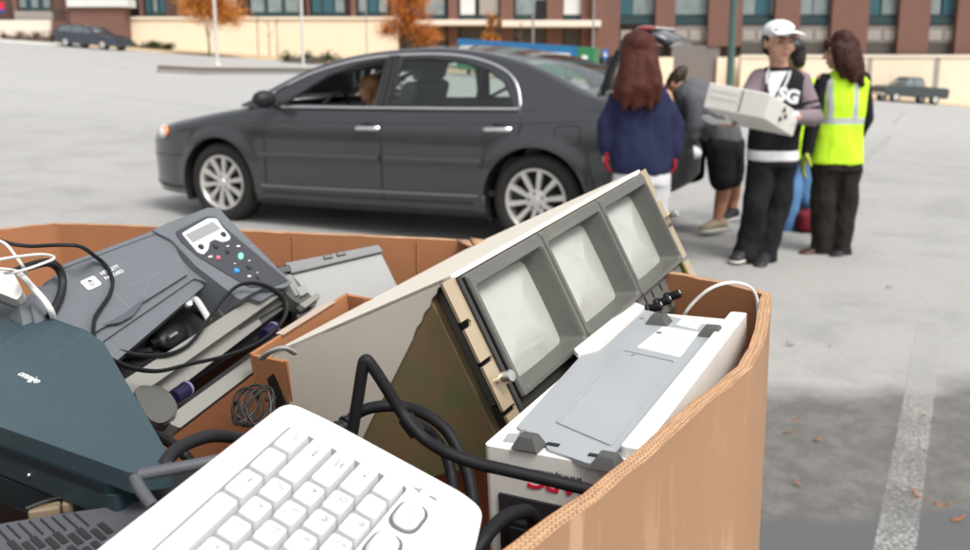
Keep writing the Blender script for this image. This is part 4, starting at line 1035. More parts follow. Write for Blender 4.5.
for i,(a,h,l) in enumerate(((262,3.2,'leftmost'),(273,3.0,'middle'),(281,3.1,'rightmost'))):
    t=thing('bare_sapling',f'thin bare sapling against the cream wall, {l} of the three','tree',loc=gb(a,74),group='bare saplings by the cream wall');random.seed(i)
    mb=MB();mb.tube([V((0,0,-.1)),V((.03,0,h*.5)),V((0,0,h))],[.05,.04,.02],n=6)
    for k in range(5):
        z=h*random.uniform(.5,.95);e=V((random.uniform(-.5,.5),random.uniform(-.4,.4),z+random.uniform(.3,.9)));mb.tube([V((0,0,z)),e],[.018,.006],n=5)
    mb.build('trunk',m_bark,t)
for i,(a,h) in enumerate(((430,4.4),(520,4.2))):
    t=thing('bare_sapling',('pale bare tree right of the ragged orange tree','pale bare tree between the canopy slabs')[i],'tree',loc=gb(a,73));random.seed(20+i)
    mb=MB();mb.tube([V((0,0,-.1)),V((.05,0,h*.5)),V((-.03,0,h))],[.09,.07,.03],n=6)
    for k in range(9):
        z=h*random.uniform(.4,.95);e=V((random.uniform(-.9,.9),random.uniform(-.6,.6),z+random.uniform(.4,1.2)));mb.tube([V((0,0,z)),e],[.025,.008],n=5)
    mb.build('trunk',m_bark,t)
def hedge(name,label,px0,px1,Y,h,m,seed,cat='hedge'):
    a,b=gb(px0,Y),gb(px1,Y);t=thing(name,label,cat,loc=(a+b)/2);w=(b-a).length/2;random.seed(seed)
    cl=[]
    k=max(1,int(w*2/(h*1.1)))
    for i in range(k+1):
        f=i/max(k,1) if k else .5;p=a.lerp(b,f)-(a+b)/2;cl.append(((p.x,p.y,h*random.uniform(.42,.55)),(h*.75,h*.6,h*random.uniform(.5,.62))))
    crown(cl,1800,.07,seed).build('foliage',m,t,recalc=False,flat=True)
    mb=MB();mb.box((0,0,h*.25),(max(.2,w*2-.1),h*.5,h*.5));mb.build('stems',m_bark,t)
hedge('green_hedge','clipped green hedge left of the car roof by the second white post',290,330,64,.95,m_green,1)
hedge('russet_hedge','reddish brown hedge to the right of the green hedge',338,430,66,.9,m_redh,2)
hedge('russet_hedge','dark reddish hedge left of the parked dark wagon',14,62,70,.95,m_redh,3)
hedge('green_hedge','low dark green hedge right of the parked dark wagon',124,158,72,.6,m_green,5)
hedge('round_shrub','round green shrub, left one of the two by the cream wall',158.5,162.5,71,.85,m_green,6,'shrub')
hedge('round_shrub','round green shrub, right one of the two by the cream wall',171,175.5,71,.8,m_green,7,'shrub')
# ------------------------------------------------------------------ posts and signs
m_postw=mat('white_post_paint',(.52,.51,.49),.5,var=.06);m_postg=mat('green_grey_post_paint',(.06,.105,.09),.45,var=.1);m_postgrey=mat('grey_post_paint',(.25,.25,.25),.5)
def post(name,label,px,Y,h,r,m,cat,base=True):
    t=thing(name,label,cat,loc=gb(px,Y))
    mb=MB();mb.lathe([(r*1.15,-.1),(r,.1),(r*.85,h)],14);mb.build('pole',m,t)
    if base:
        mb=MB();mb.lathe([(r*2.0,-.1),(r*2.0,.10),(r*1.3,.18),(r*1.1,.19)],14);mb.build('base',m,t)
        mb=MB();mb.box((0,-.5,h),(.35,1.1,.16));mb.build('lamp_head',m,t,bevel=.03)
    return t
post('lamp_post','white lamp post in front of the orange maple',221.5,47,9,.08,m_postw,'lamp post')
post('lamp_post','white lamp post beside the green hedge',306,47,9,.075,m_postw,'lamp post')
post('lamp_post','tall dark green lamp post behind the capped young man',727,38,9,.16,m_postg,'lamp post')
post('sign_post','thin grey post in front of the cream wall right of the hedges',369,72,5.5,.045,m_postgrey,'post',False)
post('sign_post','grey post in front of the dark openings under the canopy',532,66,6.5,.08,m_postgrey,'post',False)
post('sign_post','grey post standing at the end of the canopy',591,66,6,.07,m_postgrey,'post',False)
sg=thing('parking_sign','small blue parking sign by the cream wall left of the auburn haired woman','sign',loc=gb(603,70));z0=gb(603,70).z
zz=at(603,54,70).z-z0
mb=MB();mb.tube([(0,0,-.1),(0,0,zz+.3)],.03,n=8);mb.build('pole',m_postgrey,sg)
mb=MB();mb.box((0,-.05,zz),(.42,.03,.72));b_=mb.build('plate',mat('blue_sign',(.02,.12,.42),.4),sg,bevel=.01);mb=MB();mb.box((0,-.068,.0+zz+.05),(.12,.006,.2));mb.box((.04,-.068,zz-.12),(.2,.006,.12));mb.build('symbol',m_label,b_)
hy=thing('fire_hydrant','small dark hydrant below the blue parking sign','hydrant',loc=gb(598,69))
mb=MB();mb.lathe([(.16,-.1),(.16,.1),(.11,.14),(.11,.55),(.14,.58),(.12,.68),(.05,.75),(.02,.8)],14);mb.cap((-.2,0,.45),.06,(.2,0,.45),.06);mb.build('barrel',mat('dark_hydrant',(.06,.05,.05),.5),hy)
# recycling container
m_cblue=mat('blue_container_paint',(.02,.14,.32),.45,var=.12,vs=2,dirt=.3);m_cgreen=mat('green_container_paint',(.03,.18,.075),.45,var=.12,vs=2,dirt=.3)
q0,q1=at(456,38.5,60),at(575,46.5,58)
cn=Fr(q0-V((0,0,2.25)),q1-q0,(-(q1.y-q0.y),q1.x-q0.x,0));Lc=(V((q1.x,q1.y))-V((q0.x,q0.y))).length
ct=thing('recycling_container','long blue and green recycling container behind the car roof','container',M=cn.M)
top=2.25
mb=MB();mb.box((Lc/2,1.1,top*.72/2+.28+.1),(Lc,2.2,top*.72-.1));
zs=1.15
mb.bm.free();mb=MB();mb.box((Lc/2,1.1,zs/2+.15),(Lc,2.2,zs-.3));mb.build('lower_body',m_cgreen,ct,bevel=.03)
mb=MB();mb.box((Lc/2,1.1,(zs+top)/2+.005),(Lc+.06,2.26,top-zs));mb.build('upper_body',m_cblue,ct,bevel=.03)
mb=MB();mb.box((Lc+.6,1.1,top*.5+.1),(1.13,2.3,top-.2));mb.build('end_hopper',m_cgreen,ct,bevel=.04)
for k in range(9):
    mb=MB();mb.box((.4+(Lc-.8)*k/8,-.06,zs*.55),(.12,.1,zs*.75));mb.build('side_rib',m_cgreen,ct,bevel=.01)
random.seed(2)
mb=MB()
def scr(x0,x1,z,h):
    x=x0
    while x<x1: 
        w=random.uniform(.12,.22);mb.box((x+w/2,-.035,z),(w*.8,.02,h));x+=w
for (xa_,xb_) in ((.16,.40),(.66,.93)): scr(Lc*xa_,Lc*xb_,(zs+top)/2-.08,.36);scr(Lc*xa_,Lc*xb_-.3,(zs+top)/2-.5,.2)
mb.build('white_lettering',m_label,ct)
mb=MB();mb.box((Lc+.55,-.07,top*.62),(.34,.02,.7));mb.build('white_notice',m_label,ct)
for x in (.8,Lc-.6):
    for y in (.2,2.0):
        mb=MB();mb.tube([(x,y-.1,.16),(x,y+.1,.16)],.16,n=14);mb.build('wheel',m_black,ct)
# ================================================================== SEDAN
m_paint=mat('dark_grey_metallic_paint',(.041,.0435,.047),.36,metal=.35,var=.04,coat=1.)
m_trimblk=mat('black_trim',(.015,.015,.016),.5);m_tyre=mat('tyre_rubber',(.02,.019,.018),.75,var=.3,bump=.2)
m_alloy=mat('silver_alloy',(.60,.59,.56),.33,metal=.55,var=.06);m_chrome=mat('chrome',(.75,.75,.76),.12,metal=1.)
m_cabin=mat('grey_cabin',(.34,.33,.31),.7,var=.15);m_cabindk=mat('dark_cabin',(.05,.05,.05),.7);m_seat=mat('grey_seat_fabric',(.17,.175,.17),.8,var=.1)
m_tint=glassmat('green_tinted_glass',(.80,.88,.84));m_wind=glassmat('windscreen_glass',(.82,.88,.86))
m_amber=mat('amber_lamp',(.75,.25,.12),.2,coat=.8);m_lampglass=mat('lamp_glass',(.45,.46,.46),.12,coat=.8);m_redlamp=mat('red_lamp',(.22,.012,.018),.2,coat=.8)
yaw=R(-25.93)
car=thing('sedan','dark grey sedan with silver wheels and its boot lid raised','car',M=Matrix.Translation((-2.2004,7.3666,.128))@Matrix.Rotation(yaw,4,'Z')@RY(-.85))
CF=Fr((-2.2004,7.3666,.128),(math.cos(yaw),math.sin(yaw),.0149),(-math.sin(yaw),math.cos(yaw),0))
def lerpt(tab,x):
    if x<=tab[0][0]: return tab[0][1]
    for (a,b),(c,d) in zip(tab,tab[1:]):
        if x<=c:
            t=(x-a)/(c-a); 
            return b+(d-b)*t
    return tab[-1][1]
def smt(tab):
    P=catmull([V((a,b,0)) for a,b in tab],6);T_=[(p.x,p.y) for p in P];return lambda x:lerpt(T_,x)
f_w=smt([(-.90,.50),(-.87,.585),(-.80,.685),(-.68,.775),(-.5,.845),(-.2,.893),(.2,.912),(.8,.92),(2.2,.925),(2.8,.915),(3.2,.895),(3.55,.86),(3.78,.79),(3.90,.70),(3.96,.58)])
f_deck=smt([(-.90,.60),(-.87,.68),(-.80,.735),(-.70,.775),(-.5,.83),(-.2,.885),(.2,.945),(.5,.985),(1.2,.985),(2.2,.99),(2.8,1.0),(3.1,1.035),(3.4,1.055),(3.7,1.04),(3.86,1.0),(3.92,.90),(3.96,.76)])
f_low=smt([(-.90,.36),(-.87,.26),(-.80,.215),(-.5,.205),(.0,.2),(.6,.195),(2.2,.205),(2.8,.22),(3.3,.25),(3.7,.28),(3.9,.34),(3.96,.45)])
f_roof=smt([(.24,.985),(.40,1.07),(.60,1.165),(.84,1.265),(1.05,1.328),(1.3,1.374),(1.6,1.402),(1.94,1.412),(2.28,1.385),(2.61,1.318),(2.84,1.240),(3.07,1.135),(3.25,1.055),(3.32,1.042)])
NS,NSh,ND=26,6,7
def side_y(x,z):
    w=f_w(x);zl,zd=f_low(x),f_deck(x);t=(z-.56)/.5
    y=w*(1-.045*t*t*(1.6 if z<.56 else 1.))
    if z>.80: y-=.045*((z-.80)/.2)**1.5
    if z<.30: y-=.05*(.30-z)/.12*.5
    return y
def body_row(x):
    zl,zd=f_low(x),f_deck(x);sh=min(.085,(zd-zl)*.3);zs=zd-sh;row=[]
    for i in range(NS):
        z=zl+(zs-zl)*i/(NS-1);row.append((side_y(x,z),z))
    ys,_=row[-1];r_=min(.11,ys*.3)
    for i in range(1,NSh+1):
        a=math.pi/2*i/NSh;row.append((ys-r_*(1-math.cos(a)),zs+sh*math.sin(a)))
    y0=row[-1][0]
    for i in range(1,ND+1):
        t=i/ND;row.append((y0*(1-t),zd+.022*math.sin(t*math.pi/2)*min(1,(x+.95)*2)))
    return row
xs_=[-.90,-.885,-.87,-.85,-.82]+[-.79+.035*k for k in range(132)]
xs_=[x for x in xs_ if x<3.83]+[3.85,3.88,3.90,3.92,3.94,3.96]
def dist_seg(p,a,b):
    ab=b-a;t=max(0,min(1,(p-a).dot(ab)/ab.length_squared));q=a+ab*t;return (p-q).length,q
RM=lambda x:(3.2+(x-3.2)*.62) if x>3.2 else (x if x>-.38 else -.38+(x+.38)*1.27)
bodyM=MB();ND_T=NS+NSh+ND
ARCH=((0,.333,.378),(2.82,.333,.378))
trunk=lambda x,y:3.14<x<3.84 and y<.60
for s in (1,-1):
    grid=[]
    for x in xs_:
        r_=[]
        for i,(y,z) in enumerate(body_row(x)):
            px_,pz_=x,z
            if i<NS:
                for ax,az,ar in ARCH:
                    d=math.hypot(x-ax,z-az)
                    if abs(d-ar)<.024 and d>0: px_=ax+(x-ax)*ar/d;pz_=az+(z-az)*ar/d
            yy=y
            if i<NS:
                for ax,az,ar in ARCH:
                    d=math.hypot(px_-ax,pz_-az)
                    if d<ar+.11: yy=max(y,.905)if False else y+.016*(1-sstep(ar+.02,ar+.11,d))
            r_.append(bodyM.v((RM(px_),.92-s*yy,pz_)))
        grid.append(r_)
    for a in range(len(xs_)-1):
        xm=(xs_[a]+xs_[a+1])/2
        for i in range(ND_T-1):
            q=[grid[a][i],grid[a+1][i],grid[a+1][i+1],grid[a][i+1]];c=sum((v.co for v in q),V((0,0,0)))/4
            if i<NS and any(math.hypot(c.x-ax,c.z-az)<ar-.001 for ax,az,ar in ARCH): continue
            if xm>3.80 and c.z>.70 and abs(c.y-.92)<.64: continue
            if i>=NS+NSh and .55<xm<2.95: continue
            if i>=NS+NSh-1 and trunk(xm,abs(c.y-.92)): continue
            if i>=NS+1 and .60<xm<2.9 and i>NS+2: continue
            bodyM.f(q if s>0 else q[::-1],0)
    # end caps
    for k in (0,):
        vs=grid[k];bodyM.f(vs+[bodyM.v((xs_[k],.92,f_low(xs_[k])))],0)
bmesh.ops.remove_doubles(bodyM.bm,verts=bodyM.bm.verts,dist=.0015)
# greenhouse shell
gx=[.24+.0285*k for k in range(109)];GS,GC,GR=15,5,7
POLA=[V(p) for p in ((.66,.975),(.80,1.06),(1.05,1.20),(1.32,1.283),(1.53,1.312),(1.555,1.31),(1.515,.975))]
POLF=[V(p) for p in ((.44,.972),(.66,1.08),(.85,1.17),(1.05,1.225),(1.32,1.283),(1.53,1.312),(1.555,1.31),(1.515,.975))]
POLB=[V(p) for p in ((1.645,.978),(1.70,1.316),(1.95,1.316),(2.22,1.290),(2.44,1.222),(2.56,1.15),(2.65,.985))]
SILL=.975
def gh_row(x):
    zt=f_roof(x);zb=min(.96,zt-.01);wb=f_w(x)-.055;row=[]
    zc=zt-.045 if zt-zb>.15 else zb+(zt-zb)*.7
    yt=lambda z:wb-.34*max(0,z-.96)-.10*max(0,z-.96)**2
    for i in range(GS):
        z=zb+(zc-zb)*i/(GS-1);row.append((yt(z),z))
    y0=row[-1][0];rr_=.075
    for i in range(1,GC+1):
        a=math.pi/2*i/GC;row.append((y0-rr_*(1-math.cos(a)),zc+(zt-.012-zc)*math.sin(a)))
    y1=row[-1][0]
    for i in range(1,GR+1):
        t=i/GR;row.append((y1*(1-t),zt-.012+.022*math.sin(t*math.pi/2)))
    return row
def inpoly(p,P):
    c=False;n=len(P)
    for i in range(n):
        a,b=P[i],P[i-1]
        if (a.y>p.y)!=(b.y>p.y) and p.x<(b.x-a.x)*(p.y-a.y)/(b.y-a.y)+a.x: c=not c
    return c
roofM=MB();glassM={k:MB() for k in ('bn','af','bf','ws','rw')}
for s in (1,-1):
    grid=[]
    for x in gx:
        r_=[]
        for i,(y,z) in enumerate(gh_row(x)):
            p=V((x,z));
            if i<GS:
                for P in (POLA if s>0 else POLF,POLB):
                    best=min((dist_seg(p,P[k-1],P[k]) for k in range(len(P))),key=lambda t:t[0])
                    if best[0]<.016: p=best[1]
            dz=p.y-z
            r_.append(V((p.x,.92-s*(y-.34*dz if i<GS else y),p.y)))
        grid.append(r_)
    for a in range(len(gx)-1):
        xm=(gx[a]+gx[a+1])/2
        for i in range(GS+GC+GR-1):
            q=[grid[a][i],grid[a+1][i],grid[a+1][i+1],grid[a][i+1]];c=(q[0]+q[1]+q[2]+q[3])/4;cc=V((c.x,c.z));tgt=roofM
            if i<GS and inpoly(cc,POLA if s>0 else POLF): tgt=None if s>0 else glassM['af']
            elif i<GS and inpoly(cc,POLB): tgt=glassM['bn' if s>0 else 'bf']
            elif i>=(GS+1 if s>0 else GS-2) and .30<xm<1.02: tgt=glassM['ws']
            elif i>=GS+GC-1 and 2.50<xm<3.22: tgt=glassM['rw']
            if tgt is not None: tgt.face(q if s>0 else q[::-1])
for mb in [roofM]+list(glassM.values()): bmesh.ops.remove_doubles(mb.bm,verts=mb.bm.verts,dist=.0008)
bd=bodyM.build('body',[m_paint,m_trimblk],car,ang=50,recalc=True)
rf=roofM.build('cabin_shell',m_paint,car,ang=50,recalc=True)
for k,nm,m in (('bn','rear_door_window',m_tint),('af','door_window',m_tint),('bf','rear_door_window',m_tint),('ws','windscreen',m_wind),('rw','rear_window',m_wind)):
    glassM[k].build(nm,m,car,ang=80)
def gy(x,z): return .92-(f_w(x)-.055-.34*max(0,z-.96)-.10*max(0,z-.96)**2)
def trim(pts,r,m,name,off=.004,par=None,flat=None):
    mb=MB();P=catmull([V((x,gy(x,z)-off,z)) for x,z in pts],5);mb.tube(P,r,n=8,flat=flat);return mb.build(name,m,par or car)
trim([(.42,.998),(.60,1.10),(.84,1.205),(1.05,1.268),(1.32,1.322),(1.6,1.348),(1.94,1.354),(2.22,1.333),(2.44,1.28),(2.58,1.21),(2.66,1.12),(2.70,1.0),(2.695,.972)],.010,m_chrome,'window_trim',.003)
trim([(.60,.967),(1.2,.967),(1.6,.967),(2.2,.968),(2.695,.970)],.011,m_chrome,'window_trim',.010)
# black door frames
trim([(1.57,.975),(1.595,1.325)],.030,m_trimblk,'door_pillar',-.008);trim([(1.615,.975),(1.64,1.33)],.030,m_trimblk,'door_pillar',-.008)
trim([(2.355,.98),(2.375,1.255)],.010,m_trimblk,'window_divider',.0)
for P in (POLB,):
    mb=MB();mb.tube([V((p.x,gy(p.x,p.y)+.001,p.y)) for p in P+[P[0]]],.010,n=6);mb.build('window_seal',m_trimblk,car)
mb=MB();mb.tube([V((p.x,gy(p.x,p.y)+.004,p.y)) for p in POLA+[POLA[0]]],.011,n=6);mb.build('window_seal',m_trimblk,car)
# door gaps, mouldings, sills, handles, filler flap
def sy(x,z): return .92-side_y(x,z)
def line(pts,r,m,name,off=0.,flat=None,n=6):
    mb=MB();P=catmull([V((RM(x),sy(x,z)-off,z)) for x,z in pts],6);mb.tube(P,r,n=n,flat=flat);return mb.build(name,m,car)
line([(1.60,.93),(1.60,.7),(1.598,.45),(1.592,.29)],.008,m_trimblk,'door_gap',-.003)
line([(2.71,.96),(2.72,.85),(2.66,.72),(2.52,.62),(2.44,.48),(2.42,.30)],.008,m_trimblk,'door_gap',-.003)
line([(.47,.93),(.50,.7),(.50,.45),(.47,.29)],.008,m_trimblk,'door_gap',-.003)
line([(.47,.285),(1.2,.285),(1.9,.29),(2.42,.295)],.008,m_trimblk,'door_gap',-.003)
line([(.44,.588),(.9,.592),(1.58,.594)],.026,m_paint,'side_moulding',.008,(.6,1.));line([(1.63,.594),(2.1,.596),(2.44,.598)],.026,m_paint,'side_moulding',.008,(.6,1.))
line([(.45,.335),(1.2,.338),(1.9,.345),(2.40,.352)],.012,mat('sill_moulding',(.13,.135,.14),.35,metal=.3),'sill_trim',.012)
line([(.36,.215),(1.2,.208),(2.46,.222)],.030,m_trimblk,'sill',-.01)
line([(-.70,.745),(-.4,.80),(.0,.83),(.6,.85),(1.6,.86),(2.7,.875),(3.15,.895)],.010,m_paint,'shoulder_crease',-.004)
for x,z in ((1.48,.815),(2.55,.828)):
    mb=MB();y=sy(x,z);mb.tube(catmull([V((x-.105,y-.008,z-.004)),V((x-.07,y-.030,z)),V((x,y-.036,z+.003)),V((x+.07,y-.030,z+.002)),V((x+.105,y-.008,z))],4),.013,n=10,flat=(.7,1.15));h=mb.build('door_handle',m_chrome,car)
    mb=MB();mb.ell((x+.01,y+.004,z+.022),(.05,.012,.022));mb.build('handle_cup',m_trimblk,h)
mb=MB();P=[V((x,sy(x,z)-.0005,z)) for x,z in rounded(2.97,.735,3.15,.86,.03,4)];mb.tube(P+[P[0]],.0035,n=5);mb.build('filler_flap_gap',m_trimblk,car)
# wheel arches
for ax,az,ar in ARCH:
    for yy in (.03,1.81):
        mb=MB();n_=28;r0=[];r1=[]
        for k in range(n_+1):
            a=R(-25+230*k/n_);r0.append((ax+ar*1.01*math.cos(a),.012 if yy<1 else 1.828,az+ar*1.01*math.sin(a)));r1.append((ax+ar*1.0*math.cos(a),.34 if yy<1 else 1.5,az+ar*1.0*math.sin(a)))
        mb.loft([r0,r1],closed=False,caps=False);mb.face(r1);mb.build('arch_liner',m_trimblk,car)
# wheels
def wheel(x,y,sgn):
    mb=MB();W=.215
    prof=[(.228,-W/2+.02),(.245,-W/2),(.29,-W/2-.004),(.318,-W/2+.012),(.332,-W/2+.04),(.333,0),(.332,W/2-.04),(.318,W/2-.012),(.29,W/2+.004),(.245,W/2),(.228,W/2-.02)]
    Mw=T(x,y+W/2-.0,.333)@RX(90)
    mb.lathe(prof,40,Mw,caps=False);mb.lathe([(.228,-W/2+.02),(.228,W/2-.02)],40,Mw,caps=False)
    w=mb.build('wheel',m_tyre,car,ang=60)
    mb=MB();f=W/2-.004 if sgn<0 else -(W/2-.004)
    def zf(d): return (W/2-d) if sgn<0 else -(W/2-d)
    mb.lathe([(.231,zf(.012)),(.226,zf(.000)),(.214,zf(.002)),(.206,zf(.014)),(.203,zf(.09))],40,Mw,caps=False)
    for k in range(10):
        a=k*36+18*0+9
        m_=Mw@RZ(a)
        q=[(.055,-.016,zf(.040)),(.205,-.0235,zf(.034)),(.205,.0235,zf(.034)),(.055,.016,zf(.040)),(.055,-.012,zf(.018)),(.212,-.0185,zf(.006)),(.212,.0185,zf(.006)),(.055,.012,zf(.018))]
        o=mb.M;mb.M=o@m_;mb.hexa(q);mb.M=o
    mb.lathe([(.078,zf(.05)),(.078,zf(.020)),(.066,zf(.014)),(.034,zf(.012)),(.030,zf(.006)),(.001,zf(.004))],28,Mw,caps=False)
    rim=mb.build('rim',m_alloy,w,ang=35)
    for k in range(5):
        mb=MB();a=R(k*72+27);o=mb.M;mb.M=Mw;mb.lathe([(.0095,zf(.03)),(.0095,zf(.0115)),(.0005,zf(.011))],10,T(.055*math.cos(a),.055*math.sin(a),0));mb.M=o
        mb.build('lug_nut',m_trimblk,w)
    mb=MB();mb.lathe([(.204,zf(.10)),(.001,zf(.10))],32,Mw,caps=False);mb.lathe([(.14,zf(.085)),(.14,zf(.07)),(.03,zf(.07))],28,Mw,caps=False);mb.build('brake_disc',mat('dark_brake',(.03,.03,.03),.5,metal=.4) if 'dark_brake' not in bpy.data.materials else bpy.data.materials['dark_brake'],w)
    return w
for x in (0,2.82): wheel(x,.035,-1);wheel(x,1.59,1)
# lamps
mb=MB();mb.ell((0,0,0),(.115,.05,.062),M=T(RM(-.635),.92-f_w(-.635)+.022,.735)@RZ(-52)@RY(14));mb.build('headlight',m_lampglass,car)
mb=MB();mb.ell((0,0,0),(.060,.035,.052),M=T(RM(-.60),.92-f_w(-.6)+.012,.738)@RZ(-42)@RY(14));mb.build('headlight',m_amber,car)
mb=MB();mb.ell((0,0,0),(.115,.05,.062),M=T(RM(-.635),.92+f_w(-.635)-.022,.735)@RZ(52)@RY(14));mb.build('headlight',m_lampglass,car)
mb=MB();mb.ell((0,0,0),(.075,.03,.07),M=T(RM(3.80),.92-f_w(3.8)+.03,.86)@RZ(40));mb.build('tail_light',m_redlamp,car)
mb=MB();mb.ell((0,0,0),(.10,.05,.085),M=T(RM(3.80),.92+f_w(3.8)-.03,.86)@RZ(-40));mb.build('tail_light',m_redlamp,car)
line([(-.865,.52),(-.83,.53),(-.7,.54),(-.5,.545),(-.38,.56)],.006,m_trimblk,'bumper_gap',-.002)
line([(-.89,.30),(-.85,.29),(-.7,.275),(-.5,.27),(-.385,.29)],.018,m_trimblk,'bumper_lip',-.006)
mb=MB();rows=[]
for z_,dx_ in ((.36,-.03),(.42,.02),(.60,.03),(.72,.0),(.80,-.04)): rows.append([V((3.67+dx_-.13*abs(t)**3,.92+t*.72,z_)) for t in (-1,-.85,-.6,-.3,0,.3,.6,.85,1)])
mb.loft(rows,closed=False,caps=False);rb_=mb.build('rear_bumper',m_trimblk,car,ang=70);md=rb_.modifiers.new('s','SOLIDIFY');md.thickness=.03
# mirror
mb=MB();mb.ell((0,0,0),(.075,.105,.068),M=T(.60,-.085,1.03)@RZ(-10));mb.cap((.64,.0,.985),.028,(.60,.13,.97),.03);mb.build('wing_mirror',m_trimblk,car)
mb=MB();mb.ell((.60,1.925,1.03),(.075,.105,.068));mb.cap((.64,1.85,.985),.028,(.60,1.70,.97),.03);mb.build('wing_mirror',m_paint,car)
# cabin
mb=MB();mb.box((1.7,.92,.36),(2.9,1.66,.04));mb.build('floor_pan',m_cabindk,car)
mb=MB();mb.loft([[(.45,.15,.5),(.45,.15,.93),(.72,.15,.965),(.82,.15,.90),(.75,.15,.5)],[(.45,1.69,.5),(.45,1.69,.93),(.72,1.69,.965),(.82,1.69,.90),(.75,1.69,.5)]]);mb.build('dashboard',m_cabindk,car)
def seat(x,y,w):
    mb=MB();mb.box((x,y,.52),(.50,w,.16));s_o=mb.build('seat',m_seat,car,bevel=.05,seg=3)
    mb=MB();o=mb.M;mb.M=T(x+.30,y,.58)@RY(17);mb.box((0,0,.29),(.13,w,.60));mb.M=o;mb.build('backrest',m_seat,s_o,bevel=.05,seg=3)
    mb=MB();o=mb.M;mb.M=T(x+.30,y,.58)@RY(17);mb.box((0.0,0,.70),(.10,.28,.20));mb.M=o;mb.build('headrest',m_seat,s_o,bevel=.045,seg=3)
seat(1.22,.50,.46);seat(.84,1.34,.46)
mb=MB();mb.box((2.40,.92,.53),(.5,1.45,.18));mb.build('rear_seat',m_seat,car,bevel=.05);mb=MB();o=mb.M;mb.M=T(2.70,.92,.58)@RY(22);mb.box((0,0,.25),(.14,1.45,.55));mb.M=o;mb.build('rear_backrest',m_seat,car,bevel=.05)
mb=MB();rows=[]
for x in (.95,1.2,1.5,1.9,2.3,2.55): rows.append([V((x,.92+t*.56,f_roof(x)-.055-.03*t*t)) for t in (-1,-.5,0,.5,1)])
mb.loft(rows,closed=False,caps=False);hl=mb.build('headliner',m_cabin,car);hl.modifiers.new('s','SOLIDIFY').thickness=.01
mb=MB();mb.box((1.7,1.72,.72),(2.0,.03,.46));mb.build('door_lining',m_cabin,car)
mb=MB();mb.box((3.02,.92,.985),(.5,1.35,.02));mb.build('parcel_shelf',m_cabin,car)
mb=MB()
mb.M=T(.82,.50,.90)@RY(-62)
mb.tube([V((.185*math.cos(R(k*12)),.185*math.sin(R(k*12)),0)) for k in range(31)],.017,n=8);mb.box((0,0,-.01),(.10,.12,.05));mb.box((0,0,-.01),(.03,.36,.02));mb.build('steering_wheel',m_cabindk,car,ang=50)
line2=MB();line2.tube(catmull([V((1.66,.24,1.30)),V((1.74,.30,1.15)),V((1.80,.45,.95)),V((1.82,.55,.8))],4),.02,n=6,flat=(1,.2));line2.build('seat_belt',m_cabindk,car)
line3=MB();line3.tube(catmull([V((1.70,1.55,.96)),V((1.9,1.53,1.05)),V((2.1,1.53,1.14))],4),.016,n=6);line3.build('seat_belt',m_cabindk,car)
# open boot
m_sky_glint=mat('white_sky_glint',(.70,.68,.69),.2,coat=.6)  # white base colour painted as sky reflection on the boot lip
mb=MB();zt=.40
mb.box((3.36,.92,zt),(.50,1.28,.02));mb.box((3.115,.92,.70),(.02,1.28,.6));mb.box((3.615,.92,.54),(.02,1.28,.28));mb.box((3.36,.285,.70),(.49,.02,.6));mb.box((3.36,1.555,.70),(.49,.02,.6));mb.build('boot_liner',m_cabindk,car)
bl=[CF.px(a,b,.92,1) for a,b in ((626,80),(636,50),(643,36))]
lidp=[(3.10,1.075),(3.13,1.18),(3.18,1.30),(3.24,1.41),(3.30,1.455)]
mb=MB();rows=[]
for (x,z),hw in zip(lidp,(.30,.29,.28,.27,.26)): rows.append([V((x-.012*math.cos(t*3.14),.92+t*hw,z)) for t in (-1,-.8,-.5,0,.5,.8,1)])
mb.loft(rows,closed=False,caps=False);bl_=mb.build('boot_lid',m_paint,car,ang=70);md=bl_.modifiers.new('s','SOLIDIFY');md.thickness=.045;md.offset=0
mb=MB();rows=[]
for (x,z),hw in zip([(3.28,1.45),(3.36,1.492),(3.46,1.488),(3.55,1.445),(3.59,1.41)],(.30,.32,.32,.31,.28)): rows.append([V((x,.92+t*hw,z-.03*t*t)) for t in (-1,-.8,-.5,0,.5,.8,1)])
mb.loft(rows,closed=False,caps=False);ll=mb.build('boot_lid_lip',m_paint,bl_,ang=70);md=ll.modifiers.new('s','SOLIDIFY');md.thickness=.05;md.offset=-1 if False else 0
mb=MB();mb.box((3.42,.92,1.512),(.13,.52,.014),M=None);mb.build('sky_glint_panel',m_sky_glint,bl_,bevel=.004)  # added white panel, stands in for bright sky reflected along the lip top
for y in (.64,1.20):
    mb=MB();mb.ell((3.42,y,1.505),(.07,.12,.024));mb.build('tail_light',m_redlamp,bl_)
for y in (.56,1.28):
    mb=MB();mb.tube(catmull([V((3.12,y,.95)),V((3.15,y,1.15)),V((3.24,y,1.36))],4),.016,n=6);mb.build('hinge_arm',m_trimblk,bl_)

